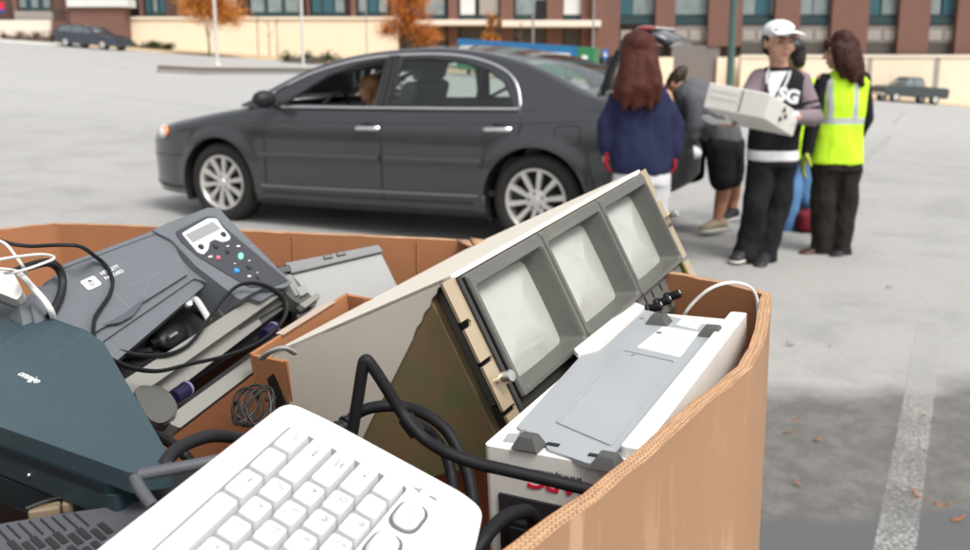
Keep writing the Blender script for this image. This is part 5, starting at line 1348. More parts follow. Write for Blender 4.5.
# ================================================================== far vehicles
def smallcar(name,label,cat,M,L,prof,win,wheels,w,paint,bed=None,wins2=(),rimm=None):
    t=thing(name,label,cat,M=M);P=[(x,z) for x,z in prof]
    def sec(poly,inset):
        return [(x,z) for x,z in poly]
    mb=MB();n=len(P);zs=[z for x,z in P];zm=min(zs)
    rows=[]
    for s,k in ((-1,1),(-.9,2),(0,3),(.9,2),(1,1)): pass
    belt=win[1]
    def hw(z): return w/2 if z<belt else w/2-.42*(z-belt)
    l=[mb.v((x,-hw(z),z)) for x,z in P];r=[mb.v((x,hw(z),z)) for x,z in P]
    mb.f(l);mb.f(r[::-1])
    for i in range(n): j=(i+1)%n;mb.f([l[i],r[i],r[j],l[j]])
    body=mb.build('body',paint,t,bevel=.05,seg=3)
    for poly in win[0]:
        for s in (-1,1):
            mb=MB();o=mb.M
            q=[(x,s*(hw(z)+.004),z) for x,z in poly];q2=[(x,s*(hw(z)-.02),z) for x,z in poly]
            mb.loft([q,q2]);mb.build('window',mat_fw,t,ang=30)
    for poly in wins2:
        mb=MB();q=[(x,s*(hw(z)-.10),z) for (x,z),s in poly];mb.face(q);o=mb.build('windscreen',mat_fw,t);md=o.modifiers.new('s','SOLIDIFY');md.thickness=.02
    for x in wheels:
        for s in (-1,1):
            mb=MB();mb.lathe([(.20,-.1),(.30,-.11),(.34,-.08),(.34,.08),(.30,.11),(.20,.1)],24,T(x,s*(w/2-.10),.34)@RX(90));wh=mb.build('wheel',m_tyre,t)
            mb=MB();mb.lathe([(.215,-.115),(.215,.115)],20,T(x,s*(w/2-.10),.34)@RX(90));
            mb.build('rim',m_alloy,wh)
            mb=MB();mb.lathe([(.40,-.118),(.40,.0)],24,T(x,s*(w/2-.11),.35)@RX(90));mb.build('arch',m_trimblk,t)
    return t
mat_fw=mat('far_car_glass',(.10,.12,.13),.1,coat=.8,var=.3)
m_p1=mat('dark_blue_grey_paint',(.045,.055,.07),.3,metal=.3,coat=.8);m_p2=mat('grey_green_paint',(.040,.05,.052),.45,metal=.1,coat=.3)
def vm(px0,px1,pyb,Y0,Y1):
    a=at(px0,pyb,Y0);b=at(px1,pyb,Y1);a.z=gz(a.x,a.y);b.z=gz(b.x,b.y)
    f=Fr(a,b-a,V((0,0,1)).cross(b-a));return f,(b-a).length
f,L=vm(64,124,47.5,66,64.5);k=L/4.8
wg=smallcar('parked_wagon','dark wagon parked facing right at the far left of the lot','car',f.M@Matrix.Scale(k,4),4.8,
 [(.05,.35),(.0,.6),(.03,1.0),(.25,1.40),(.6,1.50),(2.2,1.49),(2.6,1.42),(3.35,1.02),(4.4,.90),(4.75,.75),(4.8,.45),(4.7,.28),(.3,.26)],
 ([[(.32,1.02),(.45,1.36),(1.35,1.42),(1.35,1.02)],[(1.42,1.02),(1.42,1.42),(2.15,1.41),(2.3,1.36),(2.3,1.02)],[(2.37,1.02),(2.4,1.35),(2.55,1.35),(3.1,1.02)]],1.0),(.95,3.85),1.85,m_p1,
 wins2=([((3.28,1.05),-1),((3.28,1.05),1),((2.66,1.41),.8),((2.66,1.41),-.8)],[((.08,1.03),-1),((.08,1.03),1),((.27,1.40),.9),((.27,1.40),-.9)]))
f,L=vm(876,940,101,74,75);k=L/5.4
pk=smallcar('pickup_truck','dark grey pickup truck parked facing left by the cream retaining wall','truck',f.M@Matrix.Diagonal((k,k,k*1.12,1)),5.4,
 [(.1,.40),(.0,.6),(.05,.95),(.3,1.06),(1.35,1.12),(1.95,1.66),(2.2,1.72),(3.05,1.72),(3.25,1.64),(3.35,1.14),(5.3,1.12),(5.4,.95),(5.38,.55),(5.2,.42)],
 ([[(1.55,1.14),(1.98,1.58),(2.35,1.62),(2.35,1.14)],[(2.43,1.14),(2.43,1.62),(3.0,1.62),(3.18,1.56),(3.22,1.14)]],1.1),(1.0,4.3),1.85,m_p2,
 wins2=([((1.40,1.17),-1),((1.40,1.17),1),((1.92,1.63),.8),((1.92,1.63),-.8)],))
mb=MB();mb.box((4.35,0,1.135),(1.75,1.5,.02));mb.build('load_bed',m_trimblk,pk);mb=MB();mb.box((.06,0,.5),(.12,1.8,.18));mb.box((5.42,0,.55),(.12,1.8,.16));mb.build('bumper',m_alloy,pk,bevel=.02)

# ================================================================== PEOPLE
m_skin=mat('skin',(.52,.29,.20),.5,var=.06,vs=20,spec=.4);m_skin2=mat('tanned_skin',(.42,.20,.12),.5,var=.08,vs=20,spec=.4)
m_lip=mat('lips',(.40,.14,.12),.45);m_eye=mat('dark_eye',(.03,.02,.018),.25)
m_hairblk=mat('black_hair',(.015,.012,.011),.4,var=.4,vs=6,stretch=(18,18,1.5),bump=.6,bs=14);m_auburn=mat('auburn_hair',(.060,.018,.012),.6,var=.5,vs=5,stretch=(20,20,1.2),bump=.5,bs=10,spec=.15)
m_brownhair=mat('dark_brown_hair',(.040,.016,.012),.6,var=.5,vs=5,stretch=(20,20,1.2),bump=.5,bs=10,spec=.15);m_blond=mat('light_brown_hair',(.26,.14,.06),.5,var=.4,vs=5,stretch=(18,18,1.5))
def cloth(n,c,**k): return mat(n,c,.88,var=k.pop('var',.12),vs=k.pop('vs',9),bump=.25,bs=60,spec=.2,**k)
m_navy=cloth('navy_fleece',(.017,.021,.056));m_blkcloth=cloth('black_cloth',(.012,.012,.014));m_blktrouser=cloth('black_trousers',(.010,.010,.012));m_brnblk=cloth('brown_black_trousers',(.020,.015,.013))
m_mauve=cloth('mauve_grey_sleeve',(.20,.155,.175));m_whitecloth=cloth('white_cloth',(.72,.72,.73));m_greytee=cloth('grey_tee',(.10,.105,.115));m_palegrey=cloth('pale_grey_trousers',(.50,.50,.51))
m_lime=cloth('lime_hi_vis',(.50,.80,.03),var=.06);m_refl=mat('silver_reflective_tape',(.40,.42,.41),.35,var=.08);m_redglove=cloth('red_glove',(.26,.012,.025));m_yelglove=cloth('yellow_green_glove',(.35,.42,.08))
m_jean=cloth('blue_denim',(.10,.22,.42),var=.3,vs=5);m_maroon=cloth('maroon_cloth',(.13,.012,.02));m_shoe=mat('black_shoe',(.02,.02,.022),.5,var=.2);m_sole=mat('white_sole',(.60,.58,.54),.6);m_tan=cloth('khaki_shoe',(.30,.25,.18));m_brnshoe=mat('dark_brown_boot',(.05,.02,.015),.5)
def hand(mb,w,d,n,t,s=1.,curl=.5):
    """w wrist, d finger direction, n palm normal, t thumb side"""
    d=V(d).normalized();t=V(t);t=(t-d*t.dot(d)).normalized();n=V(n);n=(n-d*n.dot(d)-t*n.dot(t)).normalized();w=V(w)
    for k,(o,l) in enumerate(((.030,.075),(.010,.08),(-.010,.078),(-.029,.070))):
        b=w+t*(o*s*.7);e=w+d*(.085*s)+t*(o*s);mb.cap(b,.015*s,e,.0135*s,10)
        a=0;p=e
        for j,f in enumerate((.5,.3,.22)):
            a+=curl*(.6 if j==0 else .8);q=p+(d*math.cos(a)+n*math.sin(a))*(l*f*s);mb.cap(p,(.0105-.0012*j)*s,q,(.0095-.0012*j)*s,8);p=q
    p=w+d*(.022*s)+t*(.028*s);q=p+(d*.55+t*.65+n*.3).normalized()*(.045*s);mb.cap(p,.016*s,q,.012*s,8);r_=q+(d*.8+t*.2+n*.5).normalized()*(.033*s);mb.cap(q,.0115*s,r_,.0095*s,8)
def headgeo(mb,c,f,h=.225,tilt=0):
    """c head centre, f face direction (horizontal), builds skull + face features"""
    f=V(f).normalized();u=V((0,0,1));u=(u-f*u.dot(f)*1).normalized() if tilt==0 else u;r=f.cross(u).normalized()
    Mh=Matrix.Translation(c)@Matrix((r,f,u)).transposed().to_4x4();k=h/.225
    o=mb.M;mb.M=Mh@Matrix.Scale(k,4)
    mb.ell((0,-.012,.025),(.072,.090,.088),20,14);mb.ell((0,.018,-.035),(.058,.070,.075),18,12);mb.ell((0,.055,-.088),(.028,.026,.022),14,10)
    mb.cap((0,.088,.012),.009,(0,.108,-.024),.0135,8);mb.ell((.009,.098,-.028),.009,8,6);mb.ell((-.009,.098,-.028),.009,8,6)
    mb.ell((0,.080,-.054),(.024,.016,.007),10,6);mb.ell((0,.078,-.066),(.021,.015,.007),10,6)
    mb.cap((-.05,.072,.030),.010,(.05,.072,.030),.010,8)
    for s in (-1,1):
        mb.ell((s*.076,-.005,-.005),(.010,.022,.032),10,8);mb.ell((s*.046,.052,-.030),(.022,.022,.022),10,8)
    mb.M=o;return Mh@Matrix.Scale(k,4)
def face_parts(Mh,par):
    for s in (-1,1):
        mb=MB();mb.M=Mh;mb.ell((s*.031,.0835,.004),(.0135,.006,.0055),10,6);mb.build('eye',m_eye,par)
        mb=MB();mb.M=Mh;mb.cap((s*.016,.094,.026),.0042,(s*.049,.082,.028),.0030,8);mb.build('eyebrow',m_hairblk,par)
    mb=MB();mb.M=Mh;mb.ell((0,.0905,-.060),(.021,.007,.0065),12,6);mb.build('lips',m_lip,par)
class Person:
    def __init__(s,label,Y,foot,skin=None):
        s.Y=Y;p=ground(*foot) if foot else None
        s.o=V((at(foot[0],foot[1],Y).x,Y,gz(at(foot[0],foot[1],Y).x,Y)));s.t=thing('person',label,'person',loc=s.o);s.skin=skin or m_skin;s.b=MB()
    def p(s,px,py,d=0.): return at(px,py,s.Y+d)-s.o
    def chain(s,mb,pts,rs):
        for (a,b),(ra,rb) in zip(zip(pts,pts[1:]),zip(rs,rs[1:])): mb.cap(a,ra,b,rb,14)
    def rings(s,mb,L,n=18,fr=None,pw=2.3):
        R_=[]
        x=V((1,0,0)) if fr is None else fr
        x=x.normalized();
        for c,rx,ry in L:
            c=V(c);y=V((0,0,1)).cross(x).normalized()
            R_.append([c+x*(rx*math.copysign(abs(math.cos(2*math.pi*k/n))**(2/pw),math.cos(2*math.pi*k/n)))+y*(ry*math.copysign(abs(math.sin(2*math.pi*k/n))**(2/pw),math.sin(2*math.pi*k/n))) for k in range(n)])
        mb.loft(R_)
    def body(s,vox=.010): return remesh(s.b,'body',[s.skin],s.t,vox,2)
    def part(s,mb,name,mats,vox=.011,sm=2,wr=.006,ws=9.,region=None,seed=0.): return remesh(mb,name,mats,s.t,vox,sm,wr,ws,region,None,seed)
def shoe(P,heel,toe,m,sole,nm='shoe'):
    d=(toe-heel);L_=d.length;d.normalize();d.z=0;d.normalize();r=V((d.y,-d.x,0));z0=min(heel.z,toe.z)
    def rg(t,w,h,z): c=heel.lerp(toe,t);c.z=0;return [V((c.x,c.y,z))+r*(w*math.cos(a_))+V((0,0,h*math.sin(a_))) for a_ in [2*math.pi*k/14 for k in range(14)]]
    mb=MB();o=z0
    mb.loft([rg(-.02,.020,.020,o+.045),rg(.03,.036,.040,o+.052),rg(.3,.040,.050,o+.062),rg(.55,.044,.036,o+.050),rg(.8,.047,.028,o+.040),rg(.95,.038,.020,o+.033),rg(1.01,.018,.010,o+.028)])
    sh=mb.build(nm,m,P.t)
    mb=MB();mb.loft([rg(-.03,.018,.010,o+.012),rg(.03,.038,.013,o+.014),rg(.3,.040,.013,o+.014),rg(.75,.050,.013,o+.014),rg(.95,.042,.012,o+.014),rg(1.03,.018,.009,o+.014)]);mb.build('sole',sole,sh)
    return sh
# --- young man with the cap
P=Person('young man in white cap and black varsity jacket carrying an off-white box',5.95,(757,264))
hc=P.p(779,42.5);fd=V((.16,-1,-.02))
Mh=headgeo(P.b,hc,fd,.262);nk=P.p(779,70,.03);P.b.cap(hc+V((0,.02,-.06)),.055,nk,.062)
shL,shR=P.p(757,80,.02),P.p(803,83,.02);elL,elR=P.p(743,108,-.06),P.p(813,117,-.06);wrL,wrR=P.p(728,122,-.28),P.p(796,117,-.26)
P.rings(P.b,[(P.p(779,72,.03),.06,.05),(P.p(780,82,.03),.14,.085),(P.p(778,105,.03),.145,.10),(P.p(774,140,.03),.135,.10),(P.p(772,165,.03),.15,.11)])
P.chain(P.b,[shL,elL,wrL],[.05,.04,.03]);P.chain(P.b,[shR,elR,wrR],[.05,.04,.03])
hipL,hipR=P.p(760,160,.03),P.p(783,160,.03);knL,knR=P.p(756,206,-.06),P.p(777,208,.04);anL,anR=P.p(749,248,-.02),P.p(766,256,.0)
P.chain(P.b,[hipL,knL,anL],[.075,.055,.04]);P.chain(P.b,[hipR,knR,anR],[.075,.055,.04])
P.b.cap(wrR,.028,wrR+V((-.07,-.03,.01)),.022);P.b.cap(wrL,.028,wrL+V((-.06,-.03,.0)),.022)
bdy=P.body(.0075);face_parts(Mh,bdy)
mb=MB();mb.M=Mh
mb.ell((0,-.034,.022),(.080,.088,.070),16,10);mb.cap((-.074,.0,.035),.012,(-.075,.010,.005),.007);mb.cap((.074,0,.035),.012,(.075,.010,.005),.007);mb.cap((-.055,.068,.058),.020,(.055,.068,.058),.020);mb.ell((0,-.075,-.03),(.06,.03,.05));mb.M=Matrix();P.part(mb,'hair',m_hairblk,.008,1,.004,30)
mb=MB();mb.M=Mh;mb.ell((0,-.010,.064),(.086,.102,.062),20,12)
rows=[]
for k in range(9):
    a=R(-62+15.5*k);rows.append([(.088*math.sin(a),.09*math.cos(a)-.0,.066-.010),(.088*math.sin(a),.09*math.cos(a),.068),(.098*math.sin(a),.09+.078*math.cos(a)**.6 if math.cos(a)>0 else .09,.058-.016*abs(math.sin(a))),(.098*math.sin(a),.088+.078*math.cos(a)**.6 if math.cos(a)>0 else .088,.050-.016*abs(math.sin(a)))])
mb.loft(rows,closed=True);mb.M=Matrix();P.part(mb,'cap',[m_whitecloth],.007,1,.001)
jx=P.o
def jreg(c):
    # white collar trim stays a separate part
    return 0
mb=MB();P.rings(mb,[(P.p(779,66.5,.03),.075,.065),(P.p(779.5,71,.03),.13,.085),(P.p(780,78,.03),.185,.105),(P.p(780,92,.03),.178,.125),(P.p(778,112,.03),.172,.13),(P.p(774,136,.03),.168,.128),(P.p(772.5,150,.03),.168,.126)],22)
P.part(mb,'jacket',[m_blkcloth],.011,2,.006,9)
mb=MB();P.rings(mb,[(P.p(772.5,149,.03),.165,.125),(P.p(772.5,159,.03),.172,.130),(P.p(772.5,160,.03),.16,.12)],22);P.part(mb,'undershirt',[m_whitecloth],.010,1,.004)
sw=P.o
def stripe(c):
    q=c-elR;ax=(shR-elR).normalized();h=q.dot(ax);return 1 if (.035<h<.055 or .075<h<.095) else 0
mb=MB();P.chain(mb,[shR+V((-.02,0,-.0)),elR,wrR+(elR-wrR)*.15],[.078,.064,.047]);P.part(mb,'sleeve',[m_mauve,m_blkcloth],.009,2,.006,14,stripe)
mb=MB();P.chain(mb,[shL+V((.02,0,-.0)),elL,wrL+(elL-wrL)*.15],[.078,.062,.047]);P.part(mb,'sleeve',[m_mauve],.009,2,.006,14)
# shirt front, collar trim and letters
fy=-.112
mb=MB();q=[P.p(771,72,fy+.02),P.p(788.5,71,fy+.02),P.p(782,83,fy-.008),P.p(773,101,fy-.018),P.p(769,88,fy-.004)]
mb.loft([[v+V((0,.012,0)) for v in q],[v+V((0,.05,0)) for v in q]]);P_s=mb.build('shirt_front',m_whitecloth,P.t,bevel=.004)
for pts in ([(769.5,68,.0),(767,75,-.08),(767.5,84,-.112)],[(789.5,68,0),(789,75,-.085),(784,87,-.122)]):
    mb=MB();mb.tube(catmull([P.p(*p) for p in pts],5),.0095,n=8,flat=(1,.6));mb.build('collar_trim',m_lcdframe,P.t)
c=P.p(788.5,96,-.155);mb=MB();mb.text('SG',.115,T(*c)@RX(90)@RY(0)@RZ(-12),ext=.004,bold=.006);mb.build('letters',m_whitecloth,P.t)
mb=MB();P.chain(mb,[P.p(762,158,.03),knL,P.p(749,242,-.02),P.p(746,256,-.04)],[.098,.083,.082,.088]);P.chain(mb,[P.p(784,158,.03),knR,P.p(768,246,0),P.p(765,259,-.01)],[.098,.083,.080,.085]);P.rings(mb,[(P.p(772.5,147,.03),.15,.11),(P.p(773,166,.03),.165,.125)])
P.part(mb,'trousers',[m_blktrouser],.011,2,.014,10)
shoe(P,P.p(750,259,.0)*1.0,P.p(733,262.5,-.15),m_shoe,m_sole);shoe(P,P.p(767,263,.02),P.p(758,271.5,-.2),m_shoe,m_sole)
for w_,s_,o_ in ((wrR,1,'r'),(wrL,-1,'l')):
    mb=MB()
    if s_>0: hand(mb,w_+V((-.005,-.01,.0)),V((-.80,-.45,-.25)),V((-.2,.3,-1)),V((-.2,-.5,.9)),1.15,.35)
    else: hand(mb,w_+V((.0,0,0)),V((-.9,-.35,.05)),V((0,0,1)),V((.2,-1,.2)),1.1,.35)
    P.part(mb,'glove',[m_whitecloth],.005,1,.001)
# carried box
n0=at(764,119,5.43);e1=at(703,107,5.50)-n0;up=at(768,93,5.40)-n0;bk=at(793,137,5.72)-n0
e1n=e1.normalized();up=(up-e1n*up.dot(e1n));upn=up.normalized();bkn=bk-e1n*bk.dot(e1n)*.0;bkl=bk.length
cb=thing('carried_computer','off-white desktop computer case carried by the young man in the cap','computer case',loc=n0)
mb=MB();mb.hexa([V((0,0,0)),e1,e1+bk,bk,up,e1+up,e1+up+bk,up+bk]);mb.build('case',m_ups,cb,bevel=.008,seg=3)
def onface(u,v,off=.004):
    nrm=e1.cross(up).normalized();nrm=nrm if nrm.dot(CAM-n0)>0 else -nrm
    return e1*u+up*v+nrm*off
mb=MB();mb.loft([[onface(.42,.10),onface(.42,.92),onface(.44,.92),onface(.44,.10)],[onface(.42,.10,-.002),onface(.42,.92,-.002),onface(.44,.92,-.002),onface(.44,.10,-.002)]]);mb.build('panel_gap',m_midgrey,cb)
for u0,u1,v0,v1 in ((.50,.93,.68,.86),(.50,.93,.44,.60)):
    mb=MB();a=[onface(u0,v0,.003),onface(u1,v0,.003),onface(u1,v1,.003),onface(u0,v1,.003)];b=[onface(u0,v0,-.003),onface(u1,v0,-.003),onface(u1,v1,-.003),onface(u0,v1,-.003)];mb.loft([a,b]);mb.build('drive_bay',m_ups,cb,bevel=.001)
nr=up.cross(bk).normalized();nr=nr if nr.dot(e1)<0 else -nr
mb=MB()
for u,v in ((.55,.35),(.72,.55),(.62,.75)): mb.ell(bk*u*.8+up*v+nr*.002,(.012,.012,.018),8,6)
mb.build('socket',m_black,cb)

# --- woman in the hi-vis vest (seen from behind)
P=Person('woman with long dark hair in a lime reflective vest turned away',6.15,(832,262))
hc=P.p(840,52);fd=V((-.93,.10,-.12));Mh=headgeo(P.b,hc,fd,.225)
nk=P.p(843,72,.02);P.b.cap(hc+V((.01,0,-.06)),.05,nk,.055)
shL,shR=P.p(822,80,.0),P.p(864,80,.04);elL,elR=P.p(814,118,-.02),P.p(866,118,.10);wrL,wrR=P.p(807,152,-.03),P.p(856,140,.24)
P.rings(P.b,[(nk,.06,.05),(P.p(843,84),.14,.085),(P.p(839,120),.125,.09),(P.p(836,160),.15,.11)])
P.chain(P.b,[shL,elL,wrL],[.045,.036,.026]);P.chain(P.b,[shR,elR,wrR],[.045,.036,.026])
kL,kR=P.p(822,207,.0),P.p(846,207,.02);aL,aR=P.p(821,248,.02),P.p(842,250,.0)
P.chain(P.b,[P.p(825,165),kL,aL],[.08,.055,.04]);P.chain(P.b,[P.p(848,165),kR,aR],[.08,.055,.04])
hand(P.b,wrR,V((-.6,.6,-.3)),V((-.6,-.6,-.3)),V((0,.3,1)),1.,.4);P.b.cap(wrL,.026,wrL+V((-.01,-.01,-.06)),.02)
bdy=P.body(.008);face_parts(Mh,bdy)
mb=MB();P.rings(mb,[(P.p(844,70,.02),.07,.06),(P.p(844,75,.02),.13,.085),(P.p(843.5,81,.01),.185,.10),(P.p(841,105),.158,.115),(P.p(838,130),.158,.118),(P.p(836,155),.182,.128),(P.p(835.5,163),.187,.13)],22)
x0=P.o.x
def vreg(c):
    px_=CX+FOC*(c.x+P.o.x)/P.Y
    return 1 if abs(c.z-vz0)<.020 or (c.z>vz0 and (abs(c.x-(vx0+.16*(c.z-vz0)*-.30))<.020 or abs(c.x-vx1)<.018)) else 0
vz0=P.p(836,121,-.11).z;vx0=P.p(838,120,-.11).x-.045;vx1=P.p(838,120,-.11).x+.115
P.part(mb,'vest',[m_lime,m_refl],.008,2,.011,8,vreg)
mb=MB();P.chain(mb,[shL+V((.016,0,-.012)),elL,wrL],[.064,.054,.042]);P.part(mb,'sleeve',[m_blkcloth],.009,2,.006,14)
mb=MB();P.chain(mb,[shR+V((-.02,0,0)),elR,wrR],[.065,.052,.042]);P.part(mb,'sleeve',[m_blkcloth],.009,2,.006,14)
mb=MB();hand(mb,wrL,V((-.25,-.05,-1)),V((.9,-.3,-.2)),V((-.2,-1,0)),1.1,.4);P.part(mb,'glove',[m_yelglove],.005,1,.001)
mb=MB();P.chain(mb,[P.p(825,164),kL,P.p(822,240,.02),P.p(821,252,.02)],[.098,.080,.070,.072]);P.chain(mb,[P.p(847,164),kR,P.p(842,242,0),P.p(842,255,0)],[.098,.080,.070,.072]);P.rings(mb,[(P.p(836,155),.165,.115),(P.p(836.5,170),.175,.125)])
P.part(mb,'trousers',[m_brnblk],.011,2,.013,11)
shoe(P,P.p(824,258,.05),P.p(798,258.5,-.02),m_brnshoe,m_shoe,'boot');shoe(P,P.p(846,260,.03),P.p(829,264,-.12),m_shoe,m_shoe,'boot')
mb=MB();mb.M=Mh;mb.ell((0,-.025,.035),(.090,.105,.085),18,12);mb.cap((0,.075,.075),.028,(0,.085,.04),.018);mb.M=Matrix()
P.chain(mb,[P.p(843,40,-.02),P.p(850,58,-.04),P.p(857,74,-.07),P.p(862,84,-.09)],[.075,.080,.060,.022]);P.chain(mb,[P.p(846,50,-.05),P.p(849,66,-.09),P.p(853,80,-.11)],[.07,.062,.025]);P.chain(mb,[P.p(838,48,-.07),P.p(841,66,-.08),P.p(843,76,-.1)],[.045,.040,.02]);P.chain(mb,[P.p(852,50,.02),P.p(858,68,.0),P.p(861,82,-.05)],[.06,.05,.02])
P.part(mb,'hair',m_brownhair,.008,1,.006,24)

# --- woman in navy sweatshirt with auburn hair (from behind)
P=Person('woman with long auburn hair in a navy sweatshirt and red gloves seen from behind',5.6,(642,284))
hc=P.p(638,50);fd=V((.10,1,-.1));Mh=headgeo(P.b,hc,fd,.225);nk=P.p(639,78,.02);P.b.cap(hc+V((0,0,-.06)),.05,nk,.055)
shL,shR=P.p(616,96),P.p(665,96);elL,elR=P.p(607,126,.0),P.p(675,126,.02);wrL,wrR=P.p(606,152,.0),P.p(674,154,.0)
P.rings(P.b,[(nk,.06,.05),(P.p(640,98),.14,.085),(P.p(640,130),.13,.09),(P.p(641,175),.15,.11)])
P.chain(P.b,[shL,elL,wrL],[.045,.036,.026]);P.chain(P.b,[shR,elR,wrR],[.045,.036,.026])
P.chain(P.b,[P.p(630,178),P.p(629,225,.0),P.p(630,270,.02)],[.085,.06,.042]);P.chain(P.b,[P.p(654,178),P.p(655,225,.02),P.p(656,272,.0)],[.085,.06,.042])
for w_ in (wrL,wrR): P.b.cap(w_,.026,w_+V((0,0,-.06)),.02)
bdy=P.body(.010);face_parts(Mh,bdy)
mb=MB();P.rings(mb,[(P.p(639,80),.085,.075),(P.p(639.5,86),.15,.10),(P.p(640,95),.195,.11),(P.p(640,115),.190,.122),(P.p(640.5,145),.192,.128),(P.p(641,164),.198,.132),(P.p(641,173),.184,.122)],22)
P.chain(mb,[shL+V((.03,0,-.02)),elL,P.p(606,146),P.p(606,152)],[.075,.062,.054,.042]);P.chain(mb,[shR+V((-.03,0,-.02)),elR,P.p(674,148),P.p(674,154)],[.075,.062,.054,.042]);P.part(mb,'sweatshirt',[m_navy],.010,2,.016,8)
for w_,s_ in ((wrL,-1),(wrR,1)):
    mb=MB();hand(mb,w_,V((0,-.05,-1)),V((-s_,.2,0)),V((0,1,0)),.95,.95);P.part(mb,'glove',[m_redglove],.005,1,.001)
mb=MB();P.chain(mb,[P.p(630,176),P.p(629,225),P.p(630,268,.02)],[.108,.085,.075]);P.chain(mb,[P.p(654,176),P.p(654,225,.02),P.p(656,270)],[.108,.085,.075]);P.rings(mb,[(P.p(641,168),.17,.115),(P.p(641,184),.185,.13)]);P.part(mb,'trousers',[m_palegrey],.011,2,.006,12)
shoe(P,P.p(630,281,-.06),P.p(628,275,.18),m_whitecloth,m_sole);shoe(P,P.p(656,282,-.06),P.p(658,276,.18),m_whitecloth,m_sole)
mb=MB();mb.M=Mh;mb.ell((0,-.02,.03),(.095,.112,.092),18,12);mb.M=Matrix()
for (a,b,c_,d_) in (((638,42),(638,66),(637,88),(634,108)),((645,44),(650,66),(655,84),(658,101)),((640,46),(644,70),(648,90),(650,108)),((634,46),(631,70),(627,92),(624,108))):
    P.chain(mb,[P.p(*a,-.03),P.p(*b,-.09),P.p(*c_,-.13),P.p(*d_,-.14)],[.07,.062,.050,.018])
random.seed(4)
for k in range(16):
    t=(k+.5)/16*2-1; j=random.uniform(-3,3); ln=random.uniform(96,109); dd=-.15+.07*t*t
    P.chain(mb,[P.p(638+t*9,40,-.05+.05*t*t),P.p(639+t*15,64,dd+.05),P.p(638+t*20+j*.4,86,dd),P.p(637+t*23+j,ln,dd+.005)],[.045,.038,.030,.012])
P.part(mb,'hair',m_auburn,.008,2,.004,26)

# --- man leaning into the boot
P=Person('man in grey tee and black shorts bending into the open boot of the sedan',6.75,(722,232),m_skin2)
hp_=P.p(722,142,.0);sh_=P.p(692,98,.05);hd=P.p(674,84,.10)
Mh=headgeo(P.b,hd,V((-.75,.35,-.55)),.22,1);P.b.cap(hd,.06,sh_,.065)
P.chain(P.b,[sh_,P.p(706,112,.03),hp_],[.11,.115,.12])
for q in ([P.p(695,108,-.08),P.p(690,134,-.06),P.p(688,156,.10)],[P.p(690,100,.20),P.p(680,128,.22),P.p(676,150,.2)]): P.chain(P.b,q,[.05,.042,.032])
k1,k2=P.p(724,184,-.04),P.p(734,182,.14);a1,a2=P.p(717,222,.02),P.p(731,212,.22)
P.chain(P.b,[P.p(720,145,-.05),k1,P.p(722,198,.03),a1],[.09,.058,.056,.036]);P.chain(P.b,[P.p(730,145,.1),k2,P.p(733,196,.22),a2],[.09,.058,.056,.036])
hand(P.b,P.p(688,156,.10),V((-.5,.3,-.6)),V((.4,.2,-.6)),V((-.3,-.9,.1)),1.,.5);hand(P.b,P.p(676,150,.2),V((-.5,.3,-.6)),V((.4,.2,-.6)),V((-.3,-.9,.1)),1.,.5)
bdy=P.body(.010);face_parts(Mh,bdy)
mb=MB();P.chain(mb,[sh_,P.p(700,104,.03),P.p(712,120,.01),P.p(722,138)],[.150,.170,.170,.150]);P.chain(mb,[P.p(694,100,-.06),P.p(694,124,-.08),P.p(691,134,-.06)],[.085,.070,.066]);P.chain(mb,[P.p(690,98,.18),P.p(684,118,.21)],[.08,.068]);P.part(mb,'tee_shirt',[m_greytee],.011,2,.010,9)
mb=MB();P.chain(mb,[P.p(716,134),P.p(724,146)],[.135,.145]);P.chain(mb,[P.p(720,146,-.05),P.p(722,178,-.04)],[.115,.100]);P.chain(mb,[P.p(730,146,.08),P.p(731,176,.13)],[.115,.100]);P.part(mb,'shorts',[m_blkcloth],.011,2,.008,12)
mb=MB();mb.M=Mh;mb.ell((0,-.025,.035),(.086,.10,.08),16,10);mb.M=Matrix();P.part(mb,'hair',mat('olive_brown_hair',(.045,.035,.02),.6,var=.4),.009,1,.005,30)
shoe(P,P.p(725,230,.06),P.p(701,231.5,-.05),m_tan,m_sole);shoe(P,P.p(736,219,.24),P.p(722,220,.12),m_shoe,m_sole)
pap=thing('paper_bundle','white crumpled paper held by the bending man at the boot','paper',loc=P.o+P.p(690,152,-.06));mb=MB();mb.ell((0,0,0),(.095,.05,.055),14,10);remesh(mb,'sheet',[m_whitecloth],pap,.012,1,.02,14)

# --- person mostly hidden behind the capped man
P=Person('person in blue jeans and dark hair mostly hidden behind the young man in the cap',7.0,(797,243))
hc=P.p(794,52);Mh=headgeo(P.b,hc,V((.3,.9,-.1)),.205);nk=P.p(795,70,.02);P.b.cap(hc,.055,nk,.055);P.rings(P.b,[(nk,.06,.05),(P.p(795,84),.14,.085),(P.p(795,115),.125,.09),(P.p(796,160),.15,.11)])
shL,shR=P.p(779,86),P.p(810,86);P.chain(P.b,[shL,P.p(775,118),P.p(778,146)],[.045,.036,.026]);P.chain(P.b,[shR,P.p(811,118),P.p(806,146,-.1)],[.045,.036,.026])
kA,kB=P.p(789,205,-.02),P.p(804,196,.05)
P.chain(P.b,[P.p(790,162),kA,P.p(785,238)],[.08,.055,.04]);P.chain(P.b,[P.p(802,162),kB,P.p(808,232,.2)],[.08,.055,.04]);hand(P.b,P.p(778,146),V((0,-.1,-1)),V((1,0,0)),V((0,-1,0)),1.,.4);hand(P.b,P.p(806,146,-.1),V((0,-.3,-1)),V((-1,0,0)),V((0,-1,0)),1.,.4)
bdy=P.body(.010);face_parts(Mh,bdy)
